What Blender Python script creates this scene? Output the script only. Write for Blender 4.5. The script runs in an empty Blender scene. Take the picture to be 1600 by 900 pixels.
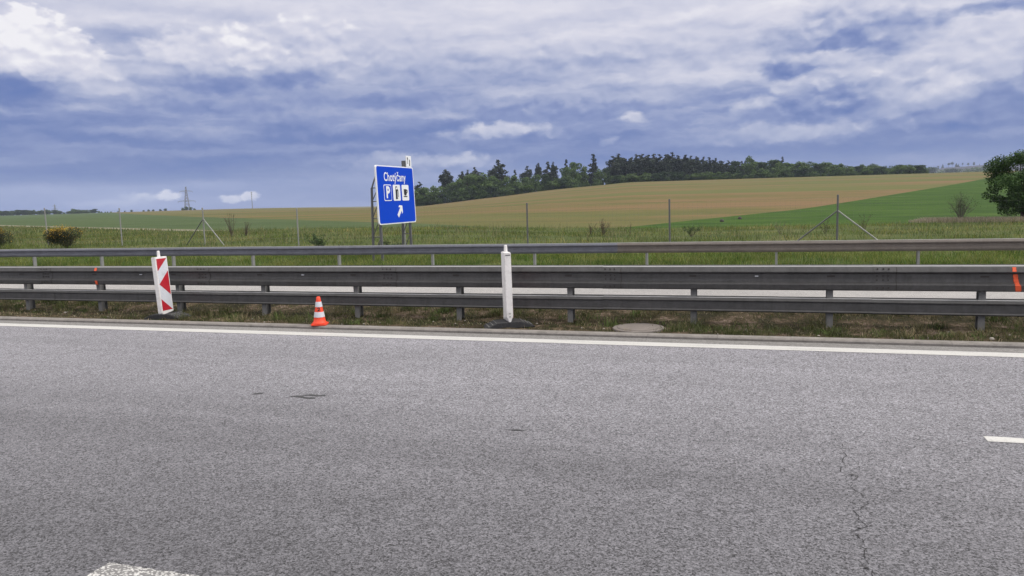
import bpy, bmesh, math, random
import numpy as np
from mathutils import Vector, Matrix

rnd = random.Random(7)
nrg = np.random.default_rng(7)
R = math.radians
scene = bpy.context.scene
COL = scene.collection

# ------------------------------------------------------------------ camera
CAM_H = 2.1
YAW, PITCH, ROLL = R(18.1585), R(-6.6059), R(-1.7062)
FPX = 1190.0 / 1600.0
fwd_h = Vector((-math.sin(YAW), math.cos(YAW), 0))
rgt_h = Vector((math.cos(YAW), math.sin(YAW), 0))
fwd = fwd_h * math.cos(PITCH) + Vector((0, 0, math.sin(PITCH)))
up0 = rgt_h.cross(fwd)
rgt = rgt_h * math.cos(ROLL) + up0 * math.sin(ROLL)
upv = rgt.cross(fwd)
cam = bpy.data.cameras.new('camera')
cam.sensor_width = 36
cam.lens = FPX * 36
cam.clip_start = 0.05
cam.clip_end = 20000
cam_o = bpy.data.objects.new('camera', cam)
COL.objects.link(cam_o)
m = Matrix((rgt, upv, -fwd)).transposed().to_4x4()
m.translation = (0, 0, CAM_H)
cam_o.matrix_world = m
scene.camera = cam_o


def ray(x, y):
    """viewing direction of a point measured on the 1600 x 900 photograph"""
    return rgt * ((x - 800) / 1190) + upv * ((450 - y) / 1190) + fwd


def at_depth(x, d):
    """ground position (X, Y) under photo column x near the horizon, d metres ahead"""
    u = (x - 800) / 1190
    return fwd_h * d + rgt_h * (u * d)


def horizon(x):
    return 336 - 0.0298 * x


# ------------------------------------------------------------------ helpers
def tag(o, label=None, cat=None, group=None, kind=None):
    if label: o['label'] = label
    if cat: o['category'] = cat
    if group: o['group'] = group
    if kind: o['kind'] = kind
    return o


def empty(name, loc=(0, 0, 0), rz=0.0):
    o = bpy.data.objects.new(name, None)
    o.location = loc
    o.rotation_euler = (0, 0, rz)
    o.empty_display_size = 0.2
    COL.objects.link(o)
    return o


def link(name, me, mat=None, parent=None):
    o = bpy.data.objects.new(name, me)
    if mat is not None:
        for mm in (mat if isinstance(mat, (list, tuple)) else [mat]):
            me.materials.append(mm)
    COL.objects.link(o)
    if parent is not None:
        o.parent = parent
    return o


def copy_tree(o, parent=None):
    c = o.copy()
    COL.objects.link(c)
    if parent is not None:
        c.parent = parent
    for ch in [k for k in COL.objects if k.parent == o]:
        copy_tree(ch, c)
    return c


class MB:
    """collects plain shapes into one mesh"""

    def __init__(self):
        self.v, self.f, self.mi = [], [], []

    def add(self, verts, faces, mi=0):
        b = len(self.v)
        self.v += [tuple(v) for v in verts]
        self.f += [tuple(i + b for i in f) for f in faces]
        self.mi += [mi] * len(faces)
        return self

    def box(self, x0, x1, y0, y1, z0, z1, mi=0):
        v = [(x, y, z) for z in (z0, z1) for y in (y0, y1) for x in (x0, x1)]
        return self.add(v, [(0, 2, 3, 1), (4, 5, 7, 6), (0, 1, 5, 4), (2, 6, 7, 3), (0, 4, 6, 2), (1, 3, 7, 5)], mi)

    def bar(self, a, b, r, n=6, r2=None, mi=0):
        a, b = Vector(a), Vector(b)
        r2 = r if r2 is None else r2
        d = (b - a).normalized()
        s = d.orthogonal().normalized()
        t = d.cross(s)
        vs = []
        for p, rr in ((a, r), (b, r2)):
            for k in range(n):
                an = 2 * math.pi * k / n
                vs.append(p + s * (rr * math.cos(an)) + t * (rr * math.sin(an)))
        fs = [(k, (k + 1) % n, n + (k + 1) % n, n + k) for k in range(n)]
        fs += [tuple(range(n))[::-1], tuple(range(n, 2 * n))]
        return self.add(vs, fs, mi)

    def lathe(self, prof, n=32, mi=0, cx=0, cy=0):
        vs, fs = [], []
        for (r, z) in prof:
            for k in range(n):
                an = 2 * math.pi * k / n
                vs.append((cx + r * math.cos(an), cy + r * math.sin(an), z))
        for i in range(len(prof) - 1):
            for k in range(n):
                k2 = (k + 1) % n
                fs.append((i * n + k, i * n + k2, (i + 1) * n + k2, (i + 1) * n + k))
        fs.append(tuple(range(n))[::-1])
        fs.append(tuple(range((len(prof) - 1) * n, len(prof) * n)))
        return self.add(vs, fs, mi)

    def prism(self, poly, axis, a, b, mi=0):
        """poly in the plane across the axis ('x': (y,z), 'y': (x,z), 'z': (x,y)), from a to b"""
        n = len(poly)
        mk = {'x': lambda p, t: (t, p[0], p[1]), 'y': lambda p, t: (p[0], t, p[1]), 'z': lambda p, t: (p[0], p[1], t)}[axis]
        vs = [mk(p, a) for p in poly] + [mk(p, b) for p in poly]
        fs = [tuple(range(n))[::-1], tuple(range(n, 2 * n))] + [(k, (k + 1) % n, n + (k + 1) % n, n + k) for k in range(n)]
        return self.add(vs, fs, mi)

    def build(self, name, mat, parent=None, smooth=False, bevel=0.0, fix=True):
        me = bpy.data.meshes.new(name)
        me.from_pydata(self.v, [], self.f)
        me.polygons.foreach_set('material_index', self.mi)
        if fix or bevel:
            bm = bmesh.new()
            bm.from_mesh(me)
            if fix:
                bmesh.ops.recalc_face_normals(bm, faces=bm.faces)
            if bevel:
                es = [e for e in bm.edges if len(e.link_faces) == 2 and e.calc_face_angle() > 0.6]
                bmesh.ops.bevel(bm, geom=es, offset=bevel, segments=2, affect='EDGES', clamp_overlap=True)
            bm.to_mesh(me)
            bm.free()
        if smooth:
            me.polygons.foreach_set('use_smooth', [True] * len(me.polygons))
        me.update()
        return link(name, me, mat, parent)


def np_mesh(name, verts, faces, mat, parent=None, cols=None):
    """mesh from numpy arrays: verts (N,3), faces (M,k) all the same size, cols (M,3) one colour a face"""
    me = bpy.data.meshes.new(name)
    k = faces.shape[1]
    me.vertices.add(len(verts))
    me.vertices.foreach_set('co', verts.astype(np.float32).ravel())
    me.loops.add(faces.size)
    me.loops.foreach_set('vertex_index', faces.astype(np.int32).ravel())
    me.polygons.add(len(faces))
    me.polygons.foreach_set('loop_start', np.arange(0, faces.size, k, dtype=np.int32))
    me.update(calc_edges=True)
    if cols is not None:
        ca = me.color_attributes.new('Col', 'FLOAT_COLOR', 'CORNER')
        c4 = np.ones((faces.size, 4), np.float32)
        c4[:, :3] = np.repeat(cols, k, axis=0)
        ca.data.foreach_set('color', c4.ravel())
    return link(name, me, mat, parent)


# ------------------------------------------------------------------ materials
class NT:
    def __init__(self, tree):
        self.t = tree
        self.N = tree.nodes
        self.L = tree.links

    def node(self, kind, **kw):
        n = self.N.new(kind)
        for k, v in kw.items():
            setattr(n, k, v)
        return n

    def put(self, sock, v):
        if v is None:
            return
        if isinstance(v, bpy.types.NodeSocket):
            self.L.new(v, sock)
        else:
            try:
                sock.default_value = v
            except Exception:
                sock.default_value = tuple(v) + (1,)

    def math(self, op, a=None, b=None, c=None, clamp=False):
        n = self.node('ShaderNodeMath', operation=op, use_clamp=clamp)
        for i, v in enumerate((a, b, c)):
            self.put(n.inputs[i], v)
        return n.outputs[0]

    def vmath(self, op, a=None, b=None, c=None):
        n = self.node('ShaderNodeVectorMath', operation=op)
        for i, v in enumerate((a, b, c)):
            if v is not None:
                self.put(n.inputs[i], v)
        return n.outputs['Value'] if op in ('DOT_PRODUCT', 'LENGTH') else n.outputs[0]

    def noise(self, vec, scale, detail=4, rough=0.55, dist=0.0, out=0):
        n = self.node('ShaderNodeTexNoise')
        self.put(n.inputs['Vector'], vec)
        n.inputs['Scale'].default_value = scale
        n.inputs['Detail'].default_value = detail
        n.inputs['Roughness'].default_value = rough
        n.inputs['Distortion'].default_value = dist
        return n.outputs[out]

    def noise2(self, vec, scale, detail=4, rough=0.55, dist=0.0, out=0):
        o = self.noise(vec, scale, detail, rough, dist, out)
        o.node.noise_dimensions = '2D'
        return o

    def mix(self, fac, a, b, blend='MIX'):
        n = self.node('ShaderNodeMix', data_type='RGBA', blend_type=blend)
        self.put(n.inputs[0], fac)
        self.put(n.inputs[6], a)
        self.put(n.inputs[7], b)
        return n.outputs[2]

    def ramp(self, fac, stops, interp='LINEAR'):
        n = self.node('ShaderNodeValToRGB')
        cr = n.color_ramp
        cr.interpolation = interp
        while len(cr.elements) < len(stops):
            cr.elements.new(0.5)
        for e, (p, c) in zip(cr.elements, stops):
            e.position = p
            e.color = tuple(c) + (1,) if len(c) == 3 else c
        self.put(n.inputs[0], fac)
        return n.outputs[0]

    def maprange(self, v, a, b, c=0.0, d=1.0):
        n = self.node('ShaderNodeMapRange')
        self.put(n.inputs[0], v)
        for i, q in enumerate((a, b, c, d)):
            n.inputs[i + 1].default_value = q
        return n.outputs[0]

    def pos(self):
        return self.node('ShaderNodeNewGeometry').outputs['Position']

    def mapping(self, vec, scale=(1, 1, 1), rot=(0, 0, 0), loc=(0, 0, 0)):
        n = self.node('ShaderNodeMapping')
        self.put(n.inputs[0], vec)
        n.inputs['Location'].default_value = loc
        n.inputs['Rotation'].default_value = rot
        n.inputs['Scale'].default_value = scale
        return n.outputs[0]

    def bump(self, h, strength=0.3, dist=0.02):
        n = self.node('ShaderNodeBump')
        n.inputs['Strength'].default_value = strength
        n.inputs['Distance'].default_value = dist
        self.put(n.inputs['Height'], h)
        return n.outputs[0]


def material(name):
    mt = bpy.data.materials.new(name)
    mt.use_nodes = True
    nt = NT(mt.node_tree)
    b = mt.node_tree.nodes['Principled BSDF']
    return mt, nt, b


def gray(v):
    return (v, v, v, 1)


def mat_wear(name, col, rough=0.6, metal=0.0, var=0.25, scale=6.0, spec=0.4, dirt=None, dirt_amt=0.5, coords='Object', streak=0.0):
    """a plain colour with uneven wear and a thin film of dirt"""
    mt, nt, b = material(name)
    p = nt.node('ShaderNodeTexCoord').outputs[coords]
    n1 = nt.noise(p, scale, 6, 0.65)
    n2 = nt.noise(p, scale * 7, 4, 0.6)
    f = nt.math('ADD', nt.math('MULTIPLY', n1, 0.6), nt.math('MULTIPLY', n2, 0.4))
    lo = tuple(c * (1 - var) for c in col)
    hi = tuple(min(1, c * (1 + var)) for c in col)
    c = nt.ramp(f, [(0.3, lo), (0.7, hi)])
    if dirt is not None:
        g = nt.maprange(nt.noise(p, scale * 1.7, 8, 0.7), 0.5, 0.75)
        c = nt.mix(nt.math('MULTIPLY', g, dirt_amt), c, tuple(dirt) + (1,))
    if streak:
        st = nt.noise(nt.mapping(p, (9, 9, 0.7)), 1.0, 5, 0.65)
        c = nt.mix(nt.maprange(st, 0.5, 0.75, 0, streak), c, tuple(0.45 * v for v in col) + (1,))
        st2 = nt.noise(nt.mapping(p, (0.9, 1, 5)), 1.0, 5, 0.6)
        c = nt.mix(nt.maprange(st2, 0.52, 0.72, 0, streak * 0.8), c, tuple(min(1, 1.5 * v) for v in col) + (1,))
    nt.put(b.inputs['Base Color'], c)
    b.inputs['Metallic'].default_value = metal
    nt.put(b.inputs['Roughness'], nt.maprange(n1, 0.2, 0.8, max(0.05, rough - 0.12), min(1, rough + 0.12)))
    b.inputs['Specular IOR Level'].default_value = spec
    return mt


def mat_leaf(name, trans=0.25, rough=0.6, gain=1.0):
    mt, nt, b = material(name)
    a = nt.node('ShaderNodeAttribute', attribute_name='Col')
    c = nt.mix(1.0, a.outputs['Color'], gray(gain), 'MULTIPLY')
    nt.put(b.inputs['Base Color'], c)
    b.inputs['Roughness'].default_value = rough
    b.inputs['Specular IOR Level'].default_value = 0.25
    tr = nt.node('ShaderNodeBsdfTranslucent')
    nt.put(tr.inputs['Color'], c)
    mx = nt.node('ShaderNodeMixShader')
    mx.inputs[0].default_value = trans
    out = mt.node_tree.nodes['Material Output']
    nt.L.new(b.outputs[0], mx.inputs[1])
    nt.L.new(tr.outputs[0], mx.inputs[2])
    nt.L.new(mx.outputs[0], out.inputs['Surface'])
    return mt


def mat_asphalt(name, base, tint=(1, 1, 1), speck=0.75, lanes=None):
    mt, nt, b = material(name)
    p = nt.pos()
    fine = nt.noise(p, 105, 2, 0.8)
    vor = nt.node('ShaderNodeTexVoronoi')
    nt.put(vor.inputs['Vector'], p)
    vor.inputs['Scale'].default_value = 125
    vor2 = nt.node('ShaderNodeTexVoronoi')
    nt.put(vor2.inputs['Vector'], nt.mapping(p, loc=(3.3, 1.7, 0)))
    vor2.inputs['Scale'].default_value = 70
    sv = nt.node('ShaderNodeSeparateXYZ')
    nt.put(sv.inputs[0], vor.outputs['Color'])
    sv2 = nt.node('ShaderNodeSeparateXYZ')
    nt.put(sv2.inputs[0], vor2.outputs['Color'])
    sp = nt.math('ADD', nt.math('MULTIPLY', fine, 0.5), nt.math('ADD', nt.math('MULTIPLY', sv.outputs[0], 0.25), nt.math('MULTIPLY', sv2.outputs[0], 0.25)))
    k = nt.maprange(sp, 0.28, 0.72, max(0.12, 1 - speck), 1 + speck * 1.15)
    big = nt.noise(nt.mapping(p, (0.3, 1.0, 1)), 0.5, 5, 0.6)
    med = nt.noise(p, 4.5, 6, 0.65)
    k2 = nt.math('ADD', nt.maprange(big, 0.3, 0.7, 0.9, 1.1), nt.maprange(med, 0.3, 0.7, -0.09, 0.09))
    k3 = nt.math('MULTIPLY', k, k2)
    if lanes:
        # asphalt tone rises across the road, dark by the camera, paler towards the median
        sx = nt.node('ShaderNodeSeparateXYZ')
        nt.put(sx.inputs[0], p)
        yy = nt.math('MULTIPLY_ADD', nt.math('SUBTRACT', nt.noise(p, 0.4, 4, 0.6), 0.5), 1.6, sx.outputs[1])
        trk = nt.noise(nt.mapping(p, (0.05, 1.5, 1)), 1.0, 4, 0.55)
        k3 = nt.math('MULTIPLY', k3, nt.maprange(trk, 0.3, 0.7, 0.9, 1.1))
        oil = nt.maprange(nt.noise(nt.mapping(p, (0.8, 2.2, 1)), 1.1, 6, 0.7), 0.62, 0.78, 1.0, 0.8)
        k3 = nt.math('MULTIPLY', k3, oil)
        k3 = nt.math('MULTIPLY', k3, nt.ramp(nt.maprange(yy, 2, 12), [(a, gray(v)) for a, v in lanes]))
    cc = nt.node('ShaderNodeCombineXYZ')
    for i in range(3):
        nt.put(cc.inputs[i], k3)
    c = nt.mix(1.0, (base * tint[0], base * tint[1], base * tint[2], 1), cc.outputs[0], 'MULTIPLY')
    nt.put(b.inputs['Base Color'], c)
    b.inputs['Roughness'].default_value = 0.8
    b.inputs['Specular IOR Level'].default_value = 0.35
    nt.put(b.inputs['Normal'], nt.bump(sp, 0.9, 0.014))
    return mt


def mat_paint(name, val, pits=0.0):
    mt, nt, b = material(name)
    p = nt.pos()
    n1 = nt.noise(p, 45, 4, 0.7)
    n2 = nt.noise(nt.mapping(p, (0.4, 3, 1)), 2.5, 5, 0.7)
    f = nt.math('ADD', nt.maprange(n1, 0.3, 0.5, 0.35, 0.9), nt.maprange(n2, 0.3, 0.6, -0.1, 0.35), clamp=True)
    if pits:
        vor = nt.node('ShaderNodeTexVoronoi', feature='F1')
        nt.put(vor.inputs['Vector'], nt.vmath('ADD', nt.mapping(p, (1, 1.6, 1)), nt.vmath('MULTIPLY', nt.noise(p, 30, 3, 0.6, 0, 1), (0.03, 0.03, 0))))
        vor.inputs['Scale'].default_value = 48
        hole = nt.maprange(nt.math('ADD', vor.outputs['Distance'], nt.math('MULTIPLY', nt.noise(p, 18, 3, 0.6), 0.5)), 0.62, 0.8, 0, pits)
        f = nt.math('SUBTRACT', f, hole, clamp=True)
    c = nt.mix(f, (val * 0.28, val * 0.27, val * 0.27, 1), (val, val * 0.985, val * 0.96, 1))
    nt.put(b.inputs['Base Color'], c)
    b.inputs['Roughness'].default_value = 0.6
    nt.put(b.inputs['Normal'], nt.bump(f, 0.6, 0.008))
    return mt


def mat_ground(name, stops, scale=0.4, stretch=(1, 1, 1), rot=0.0, fine=9.0, bump=0.5, amt=0.5, rows=None, patch=None):
    """soil and plants seen from far: coloured patches at several sizes; rows = (spacing, angle, strength)"""
    mt, nt, b = material(name)
    p = nt.pos()
    q = nt.mapping(p, stretch, (0, 0, rot))
    n1 = nt.noise(q, scale, 6, 0.62, 0.3)
    n2 = nt.noise(p, fine, 5, 0.7)
    n3 = nt.noise(p, fine * 0.13, 4, 0.6)
    f = nt.math('ADD', nt.math('MULTIPLY', n1, 1 - amt), nt.math('ADD', nt.math('MULTIPLY', n2, amt * 0.5), nt.math('MULTIPLY', n3, amt * 0.5)))
    c = nt.ramp(f, stops)
    if patch:
        pn = nt.noise(nt.mapping(p, (0.5, 1.6, 1), (0, 0, rot)), patch[0], 4, 0.55, 0.6)
        c = nt.mix(nt.maprange(pn, patch[1], patch[2], 0, patch[3]), c, patch[4])
    if rows:
        sp, ang, st = rows
        w = nt.node('ShaderNodeTexWave', wave_type='BANDS', bands_direction='Y')
        nt.put(w.inputs['Vector'], nt.mapping(p, (1, 1, 1), (0, 0, ang)))
        w.inputs['Scale'].default_value = 1 / sp / 3.1416 * 1.0
        w.inputs['Distortion'].default_value = 1.5
        w.inputs['Detail'].default_value = 3
        w.inputs['Detail Scale'].default_value = 0.6
        c = nt.mix(nt.math('MULTIPLY', w.outputs['Fac'], st), c, nt.mix(1.0, c, (0.6, 0.68, 0.5, 1), 'MULTIPLY'))
    nt.put(b.inputs['Base Color'], c)
    b.inputs['Roughness'].default_value = 0.95
    b.inputs['Specular IOR Level'].default_value = 0.1
    nt.put(b.inputs['Normal'], nt.bump(n2, bump, 0.1))
    return mt


M = {}
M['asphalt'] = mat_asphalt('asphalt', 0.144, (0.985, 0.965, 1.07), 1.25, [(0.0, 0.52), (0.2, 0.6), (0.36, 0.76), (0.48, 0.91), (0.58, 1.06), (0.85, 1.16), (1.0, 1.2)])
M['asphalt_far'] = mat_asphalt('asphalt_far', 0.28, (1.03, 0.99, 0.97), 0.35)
M['gutter'] = mat_asphalt('gutter_asphalt', 0.19, (1.03, 0.99, 0.97), 0.5)
M['paint'] = mat_paint('road_paint', 0.46)
M['paint_worn'] = mat_paint('worn_road_paint', 0.5, 1.0)
M['crack'] = mat_wear('crack_tar', (0.018, 0.017, 0.018), 0.9)
M['stain'] = mat_wear('stain_tar', (0.04, 0.04, 0.043), 0.85)
M['kerb'] = mat_wear('kerb_concrete', (0.2, 0.184, 0.172), 0.9, var=0.35, scale=5, dirt=(0.08, 0.075, 0.06), dirt_amt=0.6)
M['concrete'] = mat_wear('cover_concrete', (0.17, 0.148, 0.135), 0.9, var=0.3, scale=9, dirt=(0.1, 0.09, 0.075))
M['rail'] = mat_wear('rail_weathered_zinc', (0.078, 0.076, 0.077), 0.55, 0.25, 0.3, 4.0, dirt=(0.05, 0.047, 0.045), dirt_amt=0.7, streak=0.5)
M['rail_post'] = mat_wear('post_zinc', (0.19, 0.187, 0.182), 0.55, 0.2, 0.3, 6.0, dirt=(0.05, 0.045, 0.04))
M['rail_far'] = mat_wear('rail_blue_zinc', (0.12, 0.125, 0.15), 0.5, 0.3, 0.25, 3.0, dirt=(0.08, 0.08, 0.085))
M['rail_brown'] = mat_wear('rail_brown_zinc', (0.14, 0.122, 0.11), 0.6, 0.2, 0.25, 3.0, dirt=(0.1, 0.08, 0.065))
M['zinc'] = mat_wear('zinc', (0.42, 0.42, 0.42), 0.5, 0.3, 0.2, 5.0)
M['zinc_mid'] = mat_wear('zinc_mid', (0.27, 0.27, 0.265), 0.5, 0.2, 0.2, 5.0)
M['zinc_dark'] = mat_wear('zinc_dark', (0.13, 0.13, 0.135), 0.55, 0.3, 0.25, 5.0)
M['bolt'] = mat_wear('bolt_rust', (0.035, 0.03, 0.028), 0.7)
M['white'] = mat_wear('white_plastic', (0.74, 0.72, 0.71), 0.5, var=0.08, scale=5, dirt=(0.4, 0.37, 0.34), dirt_amt=0.55)
M['sheet_white'] = mat_wear('reflective_white', (0.58, 0.6, 0.65), 0.4, var=0.1, scale=6, dirt=(0.36, 0.35, 0.34), dirt_amt=0.5)
M['sign_white'] = mat_wear('sign_white', (0.75, 0.76, 0.8), 0.4, var=0.05, scale=2)
M['red'] = mat_wear('reflective_red', (0.42, 0.018, 0.03), 0.4, var=0.12, scale=6)
M['rubber'] = mat_wear('recycled_rubber', (0.03, 0.03, 0.033), 0.85, var=0.3, scale=14, dirt=(0.1, 0.095, 0.09), dirt_amt=0.35)
M['orange'] = mat_wear('cone_orange', (0.78, 0.07, 0.028), 0.55, var=0.16, scale=9, dirt=(0.3, 0.06, 0.035), dirt_amt=0.6)
M['spray'] = mat_wear('orange_spray', (0.75, 0.13, 0.04), 0.7, var=0.2, scale=20)
def mat_spray():
    mt, nt, b = material('orange_spray_paint')
    a = nt.node('ShaderNodeAttribute', attribute_name='thickness').outputs['Fac']
    p = nt.pos()
    f = nt.maprange(nt.math('ADD', a, nt.math('MULTIPLY', nt.math('SUBTRACT', nt.noise(p, 35, 5, 0.7), 0.5), 0.9)), 0.3, 0.75)
    b.inputs['Base Color'].default_value = (0.72, 0.1, 0.03, 1)
    b.inputs['Roughness'].default_value = 0.6
    nt.put(b.inputs['Alpha'], f)
    return mt


M['spray'] = mat_spray()
M['blue'] = mat_wear('sign_blue', (0.001, 0.05, 0.5), 0.6, var=0.05, scale=1.5, spec=0.12)
M['black'] = mat_wear('sign_black', (0.015, 0.015, 0.016), 0.5)
M['bark'] = mat_wear('bark', (0.075, 0.055, 0.042), 0.95, var=0.4, scale=3)
M['bark_grey'] = mat_wear('bark_grey', (0.12, 0.105, 0.09), 0.95, var=0.3, scale=3)
M['leaf'] = mat_leaf('leaves', 0.25)
M['blade'] = mat_leaf('grass_blades', 0.3)
M['needle'] = mat_leaf('needles', 0.1)
M['steel_far'] = mat_wear('lattice_steel', (0.22, 0.22, 0.23), 0.6, 0.2, 0.1)

M['median'] = mat_ground('median_soil', [(0.38, (0.022, 0.021, 0.012)), (0.47, (0.05, 0.045, 0.025)), (0.54, (0.1, 0.075, 0.048)), (0.62, (0.28, 0.21, 0.17))], 2.6, fine=17, bump=0.9)
M['meadow'] = mat_ground('meadow', [(0.36, (0.035, 0.052, 0.014)), (0.48, (0.062, 0.08, 0.024)), (0.56, (0.088, 0.096, 0.034)), (0.68, (0.14, 0.125, 0.06))], 0.22, fine=5)
M['crop'] = mat_ground('green_crop', [(0.4, (0.019, 0.046, 0.005)), (0.5, (0.031, 0.067, 0.007)), (0.6, (0.048, 0.086, 0.011))], 0.06, stretch=(1, 3, 1), fine=1.6, rows=(3.0, R(40), 0.15))
M['crop_left'] = mat_ground('green_crop_left', [(0.36, (0.036, 0.058, 0.02)), (0.5, (0.05, 0.076, 0.027)), (0.64, (0.075, 0.094, 0.04))], 0.05, stretch=(0.5, 2, 1), fine=2.0)
M['straw'] = mat_ground('ripening_grain', [(0.41, (0.076, 0.08, 0.024)), (0.475, (0.104, 0.09, 0.031)), (0.515, (0.13, 0.092, 0.04)), (0.58, (0.15, 0.097, 0.048))], 0.014, stretch=(0.4, 2.4, 1), rot=R(-20), fine=0.7, amt=0.3, rows=(9.0, R(-22), 0.14), patch=(0.011, 0.46, 0.6, 0.7, (0.085, 0.1, 0.03, 1)))
M['track'] = mat_ground('pale_track', [(0.35, (0.12, 0.12, 0.075)), (0.5, (0.18, 0.17, 0.12)), (0.65, (0.23, 0.215, 0.17))], 0.15, fine=3)
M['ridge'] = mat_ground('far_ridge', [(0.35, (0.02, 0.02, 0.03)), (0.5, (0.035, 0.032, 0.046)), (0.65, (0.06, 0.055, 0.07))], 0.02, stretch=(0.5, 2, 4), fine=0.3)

# ------------------------------------------------------------------ terrain
RIGHT = [(0, 0), (20, 0.02), (26, 0.05), (32, 0.03), (46, 0.0), (61, 0.06), (82, 0.12), (100, 0.45), (138, 1.35), (185, 2.5), (260, 4.6), (330, 6.9),
         (400, 9.0), (450, 10.3), (500, 10.9), (600, 10.6), (800, 8.5), (1500, 5), (9000, -20)]
LEFT = [(0, 0), (20, 0.03), (26, 0.1), (38, 0.36), (46, 0.38), (100, 0.32), (250, 0.2), (450, 0.4), (700, 0.95), (900, 1.15), (1500, 0.7), (9000, -20)]
DIP = [(0, 0), (200, 0), (450, -0.7), (700, -2.6), (900, -4.5), (1500, -6), (9000, -6)]
CRESTW = [(-0.9, 0), (-0.126, 0.0), (-0.084, 0.11), (-0.05, 0.24), (0.0, 0.43), (0.05, 0.66), (0.118, 0.87), (0.168, 1.0), (2, 1.0)]


def interp(tab, x):
    xs, ys = zip(*tab)
    # smooth (Catmull-Rom like) interpolation through the table, flat outside
    x = np.asarray(x, float)
    xs, ys = np.array(xs, float), np.array(ys, float)
    i = np.clip(np.searchsorted(xs, x) - 1, 0, len(xs) - 2)
    h = xs[i + 1] - xs[i]
    t = np.clip((x - xs[i]) / h, 0, 1)
    sl = np.diff(ys) / np.diff(xs)
    mm = np.empty_like(ys)
    mm[0], mm[-1] = 0, sl[-1]
    a, b = sl[:-1], sl[1:]
    mm[1:-1] = np.where(a * b > 0, 2 * a * b / np.where(np.abs(a + b) < 1e-9, 1, a + b), 0)
    t2, t3 = t * t, t * t * t
    return (2 * t3 - 3 * t2 + 1) * ys[i] + (t3 - 2 * t2 + t) * h * mm[i] + (-2 * t3 + 3 * t2) * ys[i + 1] + (t3 - t2) * h * mm[i + 1]


def ground_z(X, Y):
    X, Y = np.asarray(X, float), np.asarray(Y, float)
    f = X * fwd_h.x + Y * fwd_h.y
    r = X * rgt_h.x + Y * rgt_h.y
    an = np.clip(np.arctan2(r, np.maximum(f, 1e-3)), -0.9, 0.75)
    d = np.hypot(f, r) * np.cos(an)
    u = np.tan(an)
    w = interp(CRESTW, u)
    z = interp(LEFT, d) * (1 - w) + interp(RIGHT, d) * w + interp(DIP, d) * np.exp(-((u + 0.16) / 0.1) ** 2) * (1 - w)
    edge = np.clip((Y - 21.8) / 3.0, 0, 1)
    return z * edge - 0.01 * (1 - edge)


def gz(x, y):
    return float(ground_z(x, y))


def cam2w(u_d):
    u, d = u_d
    p = fwd_h * d + rgt_h * (u * d)
    return (p.x, p.y)


Aw, Bw = cam2w((0.155, 52)), cam2w((0.635, 290))            # green crop / grain boundary on the right
La, Lb = cam2w((-0.2, 78)), cam2w((-0.5, 500))              # green crop / grain boundary on the left
Ta, Tb = cam2w((-0.42, 61)), cam2w((-0.672, 126))           # pale track on the left
VERGE_Y = 50.0


def side(p, a, b):
    return (b[0] - a[0]) * (p[1] - a[1]) - (b[1] - a[1]) * (p[0] - a[0])


def build_terrain():
    nA, rs = 260, np.concatenate([np.linspace(18, 60, 40), np.geomspace(62, 3300, 100)])
    an = np.linspace(R(-112), R(112), nA)
    bm = bmesh.new()
    vs = []
    A, RR = np.meshgrid(an, rs, indexing='ij')
    X = RR * np.cos(A) * fwd_h.x + RR * np.sin(A) * rgt_h.x
    Y = RR * np.cos(A) * fwd_h.y + RR * np.sin(A) * rgt_h.y
    Z = ground_z(X, Y)
    for x, y, z in zip(X.ravel(), Y.ravel(), Z.ravel()):
        vs.append(bm.verts.new((x, y, z)))
    nR = len(rs)
    for i in range(nA - 1):
        for j in range(nR - 1):
            bm.faces.new((vs[i * nR + j], vs[(i + 1) * nR + j], vs[(i + 1) * nR + j + 1], vs[i * nR + j + 1]))

    def cut(p, n, clear=False):
        bmesh.ops.bisect_plane(bm, geom=bm.verts[:] + bm.edges[:] + bm.faces[:], plane_co=(p[0], p[1], 0), plane_no=(n[0], n[1], 0), clear_inner=clear, dist=1e-4)

    cut((0, 21.9), (0, 1), True)
    cut((0, VERGE_Y), (0, 1))
    for a, b in ((Aw, Bw), (La, Lb), (Ta, Tb)):
        cut(a, (-(b[1] - a[1]), b[0] - a[0]))
    t2 = ((Ta[0] - 3.0, Ta[1] + 4.0), (Tb[0] - 4.5, Tb[1] + 6.0))
    cut(t2[0], (-(t2[1][1] - t2[0][1]), t2[1][0] - t2[0][0]))
    bm.normal_update()
    groups = {'meadow': [], 'grain_field': [], 'green_field': [], 'left_green_field': [], 'dirt_track': []}
    for f in bm.faces:
        c = f.calc_center_median()
        if c.y < VERGE_Y:
            k = 'meadow'
        elif side(c, Aw, Bw) < 0 and c.y > 20 and c.x > -40:
            k = 'green_field'
        elif side(c, La, Lb) < 0:
            k = 'grain_field'
        else:
            # left of the grain: meadow this side of the track, crop beyond it
            if side(c, Ta, Tb) > 0:
                k = 'meadow'
            elif side(c, *t2) > 0:
                k = 'dirt_track'
            else:
                k = 'left_green_field'
        groups[k].append(f.index)
    bm.faces.ensure_lookup_table()
    mats = {'meadow': 'meadow', 'grain_field': 'straw', 'green_field': 'crop', 'left_green_field': 'crop_left', 'dirt_track': 'track'}
    bm.faces.index_update()
    out = {}
    for k, idx in groups.items():
        if not idx:
            continue
        remap, vv, ff = {}, [], []
        for i in idx:
            f = bm.faces[i]
            q = []
            for v in f.verts:
                if v.index not in remap:
                    remap[v.index] = len(vv)
                    vv.append(v.co[:])
                q.append(remap[v.index])
            ff.append(q)
        me = bpy.data.meshes.new(k)
        me.from_pydata(vv, [], ff)
        me.polygons.foreach_set('use_smooth', [True] * len(me.polygons))
        o = link({'left_green_field': 'crop_field'}.get(k, k), me, M[mats[k]])
        tag(o, kind='structure')
        out[k] = o
    bm.free()
    return out


_bmv = build_terrain()


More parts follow.
